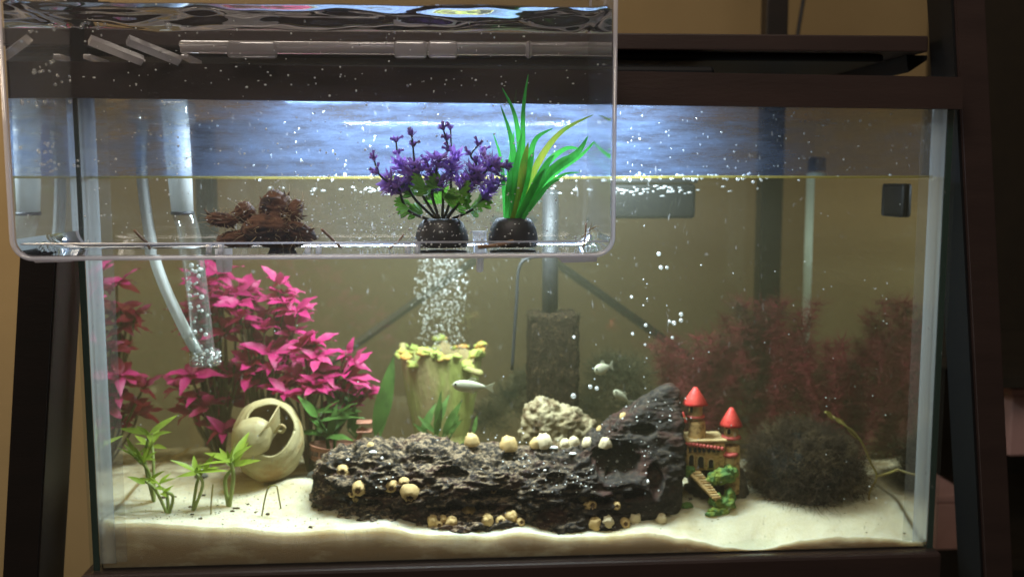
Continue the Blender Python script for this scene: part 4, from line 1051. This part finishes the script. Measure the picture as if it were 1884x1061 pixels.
# ---- stump shaped pot ornament (plain bark)
ys = .16; ks = K(ys)
STUMP = pm('stump_bark', (.36, .25, .13), (.26, .21, .09), 70, .75, .7, 260, stretch=(1, 1, .25), c3=(.27, .30, .07), s3=40, lo3=.40, hi3=.60, bdist=.002)
RIM = pm('stump_rim', (.42, .42, .08), (.26, .36, .09), 90, .8, .6, 300, c3=(.55, .26, .06), s3=80, trans=.1)
stp = thing('stump_ornament', sit(812, ys), 'pale brown hollow tree stump ornament with yellow green rim', 'stump ornament')
c = P(812, 800, ys); zt_ = P(812, 648, ys).z-c.z
def sfn(r, z, t):
    gr = 1+.010*math.sin(31*t+2*math.sin(3*t)+z*60)+.008*math.sin(67*t+1)+.02*math.sin(3*t+1.2)+.02*noise.noise(Vector((4*math.cos(t), 4*math.sin(t), z*30)))
    tt = max(0, z/zt_)
    return r*gr, z+(.006*math.sin(4*t+2)+.004*math.sin(9*t))*max(0, tt-.6)*2
nz = 22; pr_ = [(.052*.6, -.015)]+[((48+29*(k/nz)**.8)*ks, zt_*k/nz) for k in range(nz+1)]+[(68*ks, zt_+.0005), (64*ks, zt_-.012), (58*ks, zt_-.03)]
mk('bark_wall', lathe(pr_, 96, c, sfn, sy=.85, close=False), STUMP, stp)
for k in range(22):
    t = 2*PI*k/22+rnd.uniform(-.1, .1); r, z = sfn(74*ks, zt_, t)
    mk('rim_tuft', displace(ico(c+Vector((r*math.cos(t), r*math.sin(t)*.85, z)), (rnd.uniform(9, 15)*ks, 7*ks, rnd.uniform(4, 8)*ks), 3), .0035, 180, k), RIM, stp)
mk('twig_stub', tube(spline([P(850, 675, ys-.022), P(872, 683, ys-.026), P(888, 688, ys-.026)], 4), [6*ks]*6+[7*ks, 6*ks, 4*ks], 10), STUMP, stp)

# ---- snail shell
SH = pm('snail_shell', (.48, .39, .18), (.58, .50, .28), 60, .5, .5, 200, c3=(.44, .28, .11), s3=40, coat=.1, trans=.3)
SHI = pm('snail_shell_inside', (.40, .30, .17), (.46, .36, .22), 70, .5, trans=.3)
shl = thing('snail_shell', sit(490, .085), 'large cream snail shell with its opening facing up', 'shell')
def shell():
    ysn = .092; k_ = K(ysn); c0 = P(491, 812, ysn); n_ = Vector((.20, -.76, .62)).normalized()
    x_ = Vector((1, 0, 0)); x_ = (x_-n_*x_.dot(n_)).normalized(); y_ = n_.cross(x_)
    RX, RZ = 66*k_, 77*k_
    def pt(ph, th, sc=1., push=0):
        d = n_*math.cos(ph)+(x_*math.cos(th)+y_*math.sin(th))*math.sin(ph)
        w_ = 1+.05*math.sin(th+.6)+.03*noise.noise(d*3)+.012*math.sin(ph*22)
        return c0+Vector((d.x*RX, d.y*RX*.95, d.z*RZ))*sc*w_+n_*push
    def surf(sc, p0, p1, n, m=56):
        v = []; f = []
        for i in range(n+1):
            for u in range(m):
                th = 2*PI*u/m; a0 = p0+.10*math.sin(th*1+2.4)+.05*math.sin(3*th); v.append(pt(a0+(p1-a0)*i/n, th, sc))
        for i in range(n):
            for u in range(m): u2 = (u+1) % m; f.append((i*m+u, (i+1)*m+u, (i+1)*m+u2, i*m+u2))
        return v, f
    p0 = .74
    o_ = surf(1., p0, PI-.001, 40); mk('whorl', o_, SH, shl); mk('inner_wall', surf(.93, p0, PI-.001, 30), SHI, shl)
    rim = [(a+b)/2 for a, b in zip(o_[0][:56], surf(.93, p0, PI, 1)[0][:56])]; mk('lip', tube(rim+[rim[0]], 2.6*k_, 8), SH, shl)
    # previous whorl bulging in at the lower left of the opening
    b0 = P(464, 806, ysn-.020); e = displace(ico((0, 0, 0), (34*k_, 26*k_, 38*k_), 4), .0012, 60, 3)
    mk('parietal_bulge', xf(e, Matrix.Translation(b0+n_*.002) @ Matrix.Rotation(.6, 4, 'Y')), SH, shl)
    # folded sheet running up from the bulge to the upper rim, and the curled pillar inside
    sp = spline([P(470, 806, ysn-.030), P(487, 788, ysn-.030), P(500, 768, ysn-.026), P(513, 746, ysn-.012)], 6); v = []; f = []
    for i, q in enumerate(sp): v += [q, q-n_*.012+Vector((.002, 0, 0)), q-n_*.024+Vector((.006, 0, 0))]
    for i in range(len(sp)-1): a = i*3; f += [(a, a+1, a+4, a+3), (a+1, a+2, a+5, a+4)]
    mk('septum', (v, f), SH, shl); mk('septum_edge', tube(sp, [1.5*k_]*len(sp), 8), SH, shl)
    mk('columella', tube(spline([P(505, 796, ysn-.018), P(516, 782, ysn-.024), P(524, 786, ysn-.024), P(519, 794, ysn-.022), P(508, 792, ysn-.020)], 5), 2.6*k_, 8), SH, shl)
shell()

# ---- terracotta ship piece
TER = pm('terracotta', (.30, .12, .075), (.38, .17, .11), 150, .8, .5, 400); TERD = pm('terracotta_recess', (.10, .05, .035), rough=.9)
yb2 = .105; kb = K(yb2); shp = thing('ship_ornament', sit(630, yb2), 'small terracotta ship ornament behind the log tip', 'ship ornament')
c = P(630, 870, yb2)
def hull(r, z, t): return r*(1+.10*math.cos(t)**2), z+.002*math.cos(t)**2
mk('hull', lathe([(30*kb, 0), (44*kb, 14*kb), (52*kb, 34*kb), (54*kb, 52*kb), (52*kb, 53*kb), (48*kb, 40*kb), (46*kb, 36*kb)], 40, c, hull, sy=.6, close=False), TER, shp)
mk('deck', lathe([(.001, 37*kb), (50*kb, 37*kb)], 40, c, sy=.6, close=False), TERD, shp)
for zz in (53, 34, 28): mk('strake', tube([c+Vector((53.5*kb*(1+.10*math.cos(t)**2)*math.cos(t)*(1 if zz > 40 else .97), .6*53.5*kb*(1+.1*math.cos(t)**2)*math.sin(t)*(1 if zz > 40 else .97), zz*kb+.002*math.cos(t)**2)) for t in [2*PI*k/40 for k in range(41)]], 2.0*kb, 6), TER, shp)
for k in range(9):
    t = PI+.35+k*.3; rr = 54*kb*(1+.1*math.cos(t)**2); p = c+Vector((rr*math.cos(t), .6*rr*math.sin(t), 43*kb)); d = Vector((-math.sin(t), .6*math.cos(t), 0)).normalized()
    m = orient(p, d, (0, 0, 1)); mk('port', xf(bbox((-.0007, -5*kb, -4*kb), (.0007, 5*kb, 4*kb), .0003), m), TERD, shp, smooth=False)
p = P(660, 808, yb2); stn = mk('stern_post', tube(spline([P(650, 828, yb2), P(660, 805, yb2), P(668, 785, yb2)], 4), 4*kb, 8), TER, shp)
for b in (776, 792): mk('stern_cap', bbox(P(655, b+4, yb2-.004), P(685, b-4, yb2+.006), .0012), TER, stn)

# ---- leafy plants
PKA = pm('pink_leaf', (.40, .010, .12), (.50, .03, .17), 60, .5, trans=.35, c3=(.24, .010, .06), s3=40)
PKB = pm('pink_leaf_pale', (.50, .05, .18), (.42, .03, .13), 60, .5, trans=.35)
PST = pm('plant_stem', (.12, .05, .04), (.10, .09, .03), 120, .6)
pkm = [mesh('leaf', leafmesh(.024, .0105, 9, .3, .30, .8, 1, .07), PKA), mesh('leaf', leafmesh(.021, .0095, 9, .3, .5, .8, 1, .06), PKA), mesh('leaf', leafmesh(.022, .0095, 9, .25, .2, .8, 1, .08), PKB), mesh('leaf', leafmesh(.017, .0085, 6, .3, .7), PKA)]
def whorled(label, basepx, y, whorls, meshes, stemmat, nleaf, cat='plastic plant', group=None, name='leafy_plant', up=.2, sc=1., r=.0011, extra=0):
    b = sit(basepx, y); t = thing(name, b, label, cat, group)
    for wh in list(whorls)+[(w_[0]+rnd.uniform(-26, 26), w_[1]+rnd.uniform(-24, 30), .85) for w_ in whorls for _ in range(extra)]:
        (a, py_) = wh[0], wh[1]; s = (wh[2] if len(wh) > 2 else 1)*sc; yy = y+rnd.uniform(-.02, .012); p = P(a, py_, yy)
        mid = b.lerp(p, .55)+Vector((rnd.uniform(-.006, .006), rnd.uniform(-.004, .004), .004)); mk('stem', tube(spline([b-Vector((0, 0, .003)), mid, p], 5), r, 6), stemmat, t)
        n = nleaf+rnd.randrange(-1, 2); ph = rnd.uniform(0, 6)
        for k in range(n):
            an = ph+2*PI*k/n+rnd.uniform(-.3, .3); el = rnd.uniform(-.35, .75)+up
            d = Vector((math.cos(an)*math.cos(el), math.sin(an)*math.cos(el)*.8, math.sin(el)))
            inst('leaf', rnd.choice(meshes), orient(p+rv(.002), d, Vector((0, -.45, 1))+rv(.4), s*rnd.uniform(.75, 1.15)), t)
    return t
gp = 'pink plastic plants at the back left'
whorled('vivid pink leafy plastic plant behind the clear lift tube', 410, .165, [(372, 520, 1), (400, 505, 1), (408, 560, 1), (365, 570, .9), (415, 615, 1), (370, 640, 1), (350, 690, 1.1), (405, 700, 1.2), (385, 745, 1.1), (430, 690, 1), (355, 760, 1), (400, 775, .9), (425, 740, 1), (360, 600, .9)], pkm, PST, 10, group=gp, sc=.98, extra=1)
whorled('tall pink leafy plastic plant above the snail shell', 480, .15, [(450, 535, 1), (520, 540, 1), (548, 575, .9), (490, 580, .9), (462, 600, 1), (530, 600, 1), (470, 650, 1), (500, 650, 1), (455, 690, 1), (495, 700, 1), (530, 650, .9), (440, 560, 1)], pkm, PST, 9, group=gp, sc=.92, extra=1)
whorled('pink leafy plastic plant leaning right toward the stump', 570, .125, [(560, 640, 1), (600, 690, 1.1), (640, 690, 1.1), (570, 725, 1), (615, 715, 1), (637, 650, .6), (540, 690, 1), (660, 725, .8), (520, 715, 1), (585, 660, 1), (625, 740, .9)], pkm, PST, 9, group=gp, sc=.92, extra=1)
GRA = pm('green_leaf', (.24, .34, .03), (.34, .46, .05), 80, .5, trans=.45, c3=(.20, .22, .03), s3=50); GST = pm('pale_green_stem', (.34, .42, .12), (.26, .3, .09), 100, .5, trans=.2)
grm = [mesh('leaf', leafmesh(.022, .0050, 7, .3, .12), GRA), mesh('leaf', leafmesh(.018, .0048, 7, .3, .25), GRA), mesh('leaf', leafmesh(.025, .0055, 7, .25, .05), GRA)]
gg = 'small green stem plants in the sand at the left'
whorled('small green stem plant with a full leaf tuft near left glass', 283, .055, [(275, 800, 1), (280, 818, .9), (262, 850, .8), (248, 840, .8)], grm, GST, 6, 'aquarium plant', gg, 'stem_plant', .45, .9, .0012)
whorled('small green stem plant lying low on the sand nearest the front', 308, .032, [(290, 895, .9), (268, 885, .9), (300, 905, .8)], grm, GST, 4, 'aquarium plant', gg, 'stem_plant', .25, .95, .0012)
whorled('small green stem plant with a few spread leaves, middle of the three', 352, .040, [(362, 872, 1), (372, 868, .9)], grm, GST, 5, 'aquarium plant', gg, 'stem_plant', .3, .95, .0012)
whorled('small green stem plant standing in front of the snail shell', 420, .045, [(425, 850, 1.15), (428, 862, 1)], grm, GST, 5, 'aquarium plant', gg, 'stem_plant', .5, 1.05, .0015)
FER = pm('fern_leaf', (.06, .13, .025), (.09, .19, .035), 60, .5, trans=.35, c3=(.035, .07, .015), s3=40); BRG = pm('bright_leaf', (.09, .22, .04), (.12, .28, .05), 60, .45, trans=.35)
fem = [mesh('leaf', leafmesh(.046, .0095, 10, .2, .10, .8, 1, .06), FER), mesh('leaf', leafmesh(.036, .0085, 10, .2, .2, .8, 1, .06), FER), mesh('leaf', leafmesh(.040, .0085, 10, .2, .02, .8, 1, .08), FER)]
brm = [mesh('leaf', leafmesh(.028, .0095, 8, .2, .2), BRG), mesh('leaf', leafmesh(.024, .0085, 8, .2, .3), BRG), fem[1]]
whorled('green broad leaved plant between the pink plant and ship', 610, .115, [(585, 770, 1), (620, 760, 1), (640, 740, .9), (600, 800, 1)], brm, FER, 5, 'aquarium plant', None, 'leafy_plant', .5)
def fern(label, base, y, leaves):
    b = sit(base, y); t = thing('fern', b, label, 'aquarium plant', 'dark green ferns behind the log')
    for (a1, b1, a2, b2, dy, k) in leaves:
        p = P(a1, b1, y+dy); q = P(a2, b2, y+dy*1.4); mk('stem', tube(spline([b, b.lerp(p, .6)+Vector((0, 0, .004)), p], 4), .0008, 5), FER, t)
        s = (q-p).length/(.046, .036, .040)[k]; inst('leaf', fem[k], orient(p, q-p, (rnd.uniform(-.6, .6), -1, .3), s), t)
fern('dark green fern with a tall leaf left of the stump', 690, .125, [(690, 800, 728, 655, -.01, 0), (700, 800, 705, 700, .01, 2), (655, 800, 640, 715, .0, 1), (640, 790, 655, 740, -.006, 2)])
fern('dark green fern growing in front of the stump', 805, .105, [(805, 800, 808, 720, -.006, 0), (800, 795, 770, 765, 0, 1), (815, 800, 850, 735, -.002, 2), (800, 790, 822, 725, .002, 1), (820, 800, 852, 770, -.01, 2), (800, 800, 815, 750, -.012, 0), (790, 800, 760, 780, 0, 1), (870, 800, 878, 762, .01, 2), (830, 800, 845, 760, -.004, 0), (775, 800, 800, 740, .004, 1)])

# ---- air lift: white pipe, clear lower pipe and thin hose
ya = .045; WPL = pm('white_plastic', (.85, .86, .84), (.8, .82, .8), 30, .35, trans=.45); CLT = clear('clear_tube', tint=(.96, .97, .95), f0=.09, body=.06, power=2.2)
air = thing('air_lift', P(350, 670, ya), 'white and clear air lift pipe with a thin side hose', 'air lift')
pA = P(320, 175, ya); pB = P(336, 392, ya); pC = P(352, 452, ya); pD = P(378, 668, ya); kr = K(ya)
mk('white_pipe', tube([pA, pA.lerp(pB, .5), pB], [23*kr, 22*kr, 19*kr], 20), WPL, air)
mk('rubber_ring', tube([pB+Vector((0, 0, .0012)), pB-Vector((0, 0, .0012))], 20.5*kr, 20), BLACKM, air)
mk('clear_pipe', tube(spline([pB, pC, pD], 6), 19*kr, 20, False), CLT, air)
mk('pipe_foot', tube([pD+Vector((0, 0, .010)), pD+Vector((0, 0, .0095)), pD, pD-Vector((0, 0, .001))], [24*kr, 26*kr, 27*kr, 28*kr], 20), CLT, air)
mk('side_hose', tube(spline([P(262, 225, ya-.006), P(262, 330, ya-.006), P(280, 455, ya-.006), P(300, 520, ya-.006), P(332, 590, ya-.004), P(362, 648, ya)], 6), [10*kr]*31, 12), WPL, air)
mk('hose_collar', tube([P(347, 618, ya-.003), P(366, 652, ya)], [9*kr, 13*kr], 12), CLT, air)
p = P(240, 230, ya-.008); q = P(352, 186, ya); mk('bracket', bbox((p.x, ya-.014, p.z), (q.x, ya+.014, q.z), .003, 3), CLT, air)
ds = []
for _ in range(60):
    t = rnd.random(); c_ = pC.lerp(pD, t); an = rnd.uniform(PI, 2*PI); ds.append((c_+Vector((math.cos(an)*15*kr, math.sin(an)*15*kr, 0)), rnd.uniform(.0007, .0019)))
for _ in range(60):
    an = rnd.uniform(0, 2*PI); ds.append((pD+Vector((math.cos(an)*27*kr, math.sin(an)*27*kr, rnd.uniform(-.001, .009))), rnd.uniform(.0004, .001)))
BUBW = clear('bright_bubble', tint=(1, 1, 1), f0=.25, body=.55, bodycol=(.95, .96, .95), power=1.5)
kind(mk('trapped_bubbles', dots(ds, 2), BUBW, air), 'stuff')

# ---- bubble column above the stump, stray bubbles and surface foam
ds = []
for _ in range(620):
    t = rnd.random()**.8; b = 645-170*t; wd = 42+6*math.sin(b*.05); a = 812+rnd.uniform(-1, 1)*wd+rnd.gauss(0, 5); ds.append((P(a, b, .16+rnd.uniform(-.012, .012)), rnd.uniform(.0005, .0012)))
for a, b in ((819, 535), (843, 531)): ds.append((P(a, b, .14), .0021))
kind(tag(mk('air_bubbles', dots(ds), BUB), 'column of fine air bubbles rising above the stump ornament', 'bubbles'), 'stuff')
ds = []
for a, b, r in ((1212, 467, 4), (1216, 492, 4), (1227, 492, 3), (1253, 578, 4), (1253, 589, 4), (1240, 594, 4.5), (1232, 591, 3), (1188, 598, 3.4), (1164, 614, 3), (1237, 621, 3), (1162, 546, 3), (1056, 620, 3), (1086, 711, 4), (1098, 714, 4), (1055, 728, 5), (1187, 634, 2.5)):
    ds.append((P(a, b, .05), r*K(.05)))
for _ in range(90): ds.append((P(rnd.uniform(220, 1680), rnd.uniform(360, 960), rnd.uniform(.008, .02)), rnd.uniform(.0002, .0005)))
for a0 in (1095, 1187, 1520, 1612, 1630):
    for _ in range(9): ds.append((P(a0+rnd.gauss(0, 5), rnd.uniform(380, 930), .009), rnd.uniform(.0002, .0006)))
kind(tag(mk('stray_bubbles', dots(ds, 2), BUBW), 'scattered tiny bubbles and specks inside the front glass', 'bubbles'), 'stuff')
ds = []
for _ in range(95):
    a = rnd.choice((rnd.gauss(1265, 60), rnd.gauss(1370, 22), rnd.gauss(1180, 60), rnd.uniform(1140, 1650), rnd.gauss(640, 120), rnd.gauss(1080, 60)))
    ds.append((P(a, 326+rnd.gauss(0, 3), .012), rnd.uniform(.0006, .0015)))
for _ in range(100):
    a = rnd.choice((rnd.gauss(1220, 70), rnd.gauss(1190, 50), rnd.uniform(560, 1400), rnd.gauss(1080, 60), rnd.gauss(640, 50), rnd.gauss(710, 30)))
    ds.append((P(a, 350+rnd.gauss(0, 4), .10), (rnd.uniform(.0008, .0026), .0008, rnd.uniform(.0004, .0008))))
kind(tag(mk('surface_foam', dots(ds), BUBW), 'row of bright foam bubbles floating along the waterline', 'foam'), 'stuff')
ds = []
for _ in range(170):
    a = rnd.uniform(1140, 1720) if rnd.random() < .5 else rnd.gauss(800, 260); b = rnd.uniform(205, 318)
    ds.append((P(a, b, .0064), (rnd.uniform(.0003, .0010),)*1+(.0004, rnd.uniform(.0003, .0011))))
kind(tag(mk('glass_droplets', dots(ds), BUB), 'water droplets on the tank glass above the waterline', 'droplets'), 'stuff')

# ---- fish
FSH = pm('fish_skin', (.50, .48, .34), (.42, .42, .30), 300, .35, trans=.2, coat=.2); FIN = clear('fish_fin', tint=(1, 1, .95), body=.35, bodycol=(.7, .7, .55)); EYE = pm('fish_eye', (.02, .02, .02), rough=.2)
def fish(label, a, b, y, lpx, hpx, ang, flip, yaw=0):
    t = thing('small_fish', P(a, b, y), label, 'fish', 'small pale fish swimming in the tank'); L_ = lpx*K(y); H_ = hpx*K(y)
    m = Matrix.Translation(P(a, b, y)) @ Matrix.Rotation(math.radians(-ang), 4, 'Y') @ Matrix.Rotation(math.radians(yaw), 4, 'Z') @ Matrix.Scale(-1 if flip else 1, 4, (1, 0, 0))
    v = []; f = []; n = 14; k_ = 14
    for i in range(n+1):
        s = i/n; hh = H_*.5*(max(0, math.sin(PI*min(1, s**.72)))**.75*.9+.10*s+.02); x = (s-.42)*L_*.8
        for k in range(k_): an = 2*PI*k/k_; v.append(Vector((x, math.cos(an)*hh*.45, math.sin(an)*hh*(1.1 if math.sin(an) < 0 else .9))))
    for i in range(n):
        for k in range(k_): k2 = (k+1) % k_; f.append((i*k_+k, (i+1)*k_+k, (i+1)*k_+k2, i*k_+k2))
    f.append(tuple(range(k_))); f.append(tuple(n*k_+k for k in range(k_))[::-1]); bd = mk('body', xf((v, f), m), FSH, t)
    e = .58*.8*L_
    def fin(nm, pts, th=.0003):
        q = [Vector((x, -th, z)) for x, z in pts]+[Vector((x, th, z)) for x, z in pts]; n_ = len(pts)
        mk(nm, xf((q, [tuple(range(n_)), tuple(range(n_, 2*n_))[::-1]]+[(k, n_+k, n_+(k+1) % n_, (k+1) % n_) for k in range(n_)]), m), FIN, t, smooth=False)
    fin('tail_fin', [(e*.98, H_*.08), (e+.10*L_, H_*.26), (e+.19*L_, H_*.42), (e+.15*L_, 0), (e+.19*L_, -H_*.42), (e+.10*L_, -H_*.26), (e*.98, -H_*.08)])
    fin('dorsal_fin', [(.02*L_, H_*.42), (.10*L_, H_*.68), (.22*L_, H_*.60), (.24*L_, H_*.34)]); fin('belly_fin', [(.05*L_, -H_*.42), (.14*L_, -H_*.66), (.24*L_, -H_*.50), (.24*L_, -H_*.30)])
    for s in (-1, 1): mk('eye', xf(ico((-.26*L_, s*H_*.17, H_*.08), H_*.09, 2), m), EYE, bd)
fish('slender pale fish swimming left in front of the stump', 858, 709, .07, 80, 24, -5, False)
fish('short pale fish hovering right of the sponge filter', 1105, 678, .11, 44, 23, 8, False, 25)
fish('pale fish pointing down left above the log', 1140, 726, .11, 46, 17, -38, False, 10)

# ---- crumbs on the sand
DEB = pm('dark_debris', (.05, .035, .02), (.12, .08, .04), 300, .9); ds = []
for _ in range(340):
    a = rnd.gauss(420, 130) if rnd.random() < .72 else rnd.uniform(200, 1690); y = rnd.uniform(.012, .07); p = sit(a, y); s = rnd.uniform(.00015, .0005) if rnd.random() < .95 else rnd.uniform(.0008, .0017)
    if abs(p.x) < .295: ds.append((p+Vector((0, 0, s*.3)), (s*rnd.uniform(.8, 2), s, s*.7)))
kind(tag(mk('sand_debris', displace(dots(ds, 1), 0, 1), DEB), 'dark crumbs scattered over the pale sand', 'debris'), 'stuff')
GRV = pm('grey_stone', (.10, .10, .09), (.17, .16, .13), 120, .8)
for a, y, r, lab in ((585, .10, 13, 'smooth grey pebble beside the ship ornament'), (372, .11, 9, 'small dark stone behind the green stem plants')):
    p = sit(a, y); k = K(y); tag(mk('pebble', displace(ico(p+Vector((0, 0, r*.4*k)), (r*1.5*k, r*k, r*.8*k), 3), .0012, 90, a), GRV), lab, 'pebble')
# thin root threads poking from the sand
for i, (pts, lab) in enumerate(((((388, 952), (389, 920), (392, 890)), 'thin bare rootlet upright in the sand'), (((480, 925), (492, 900), (508, 893), (512, 908), (517, 935)), 'thin bent rootlet looped over the sand mound'))):
    y = .03; pp = [P(a, b, y) for a, b in pts]; pp[0].z = sand_z(pp[0].x, y)-.002
    tag(mk('rootlet', tube(spline(pp, 4), .0006, 5), TW), lab, 'rootlet')
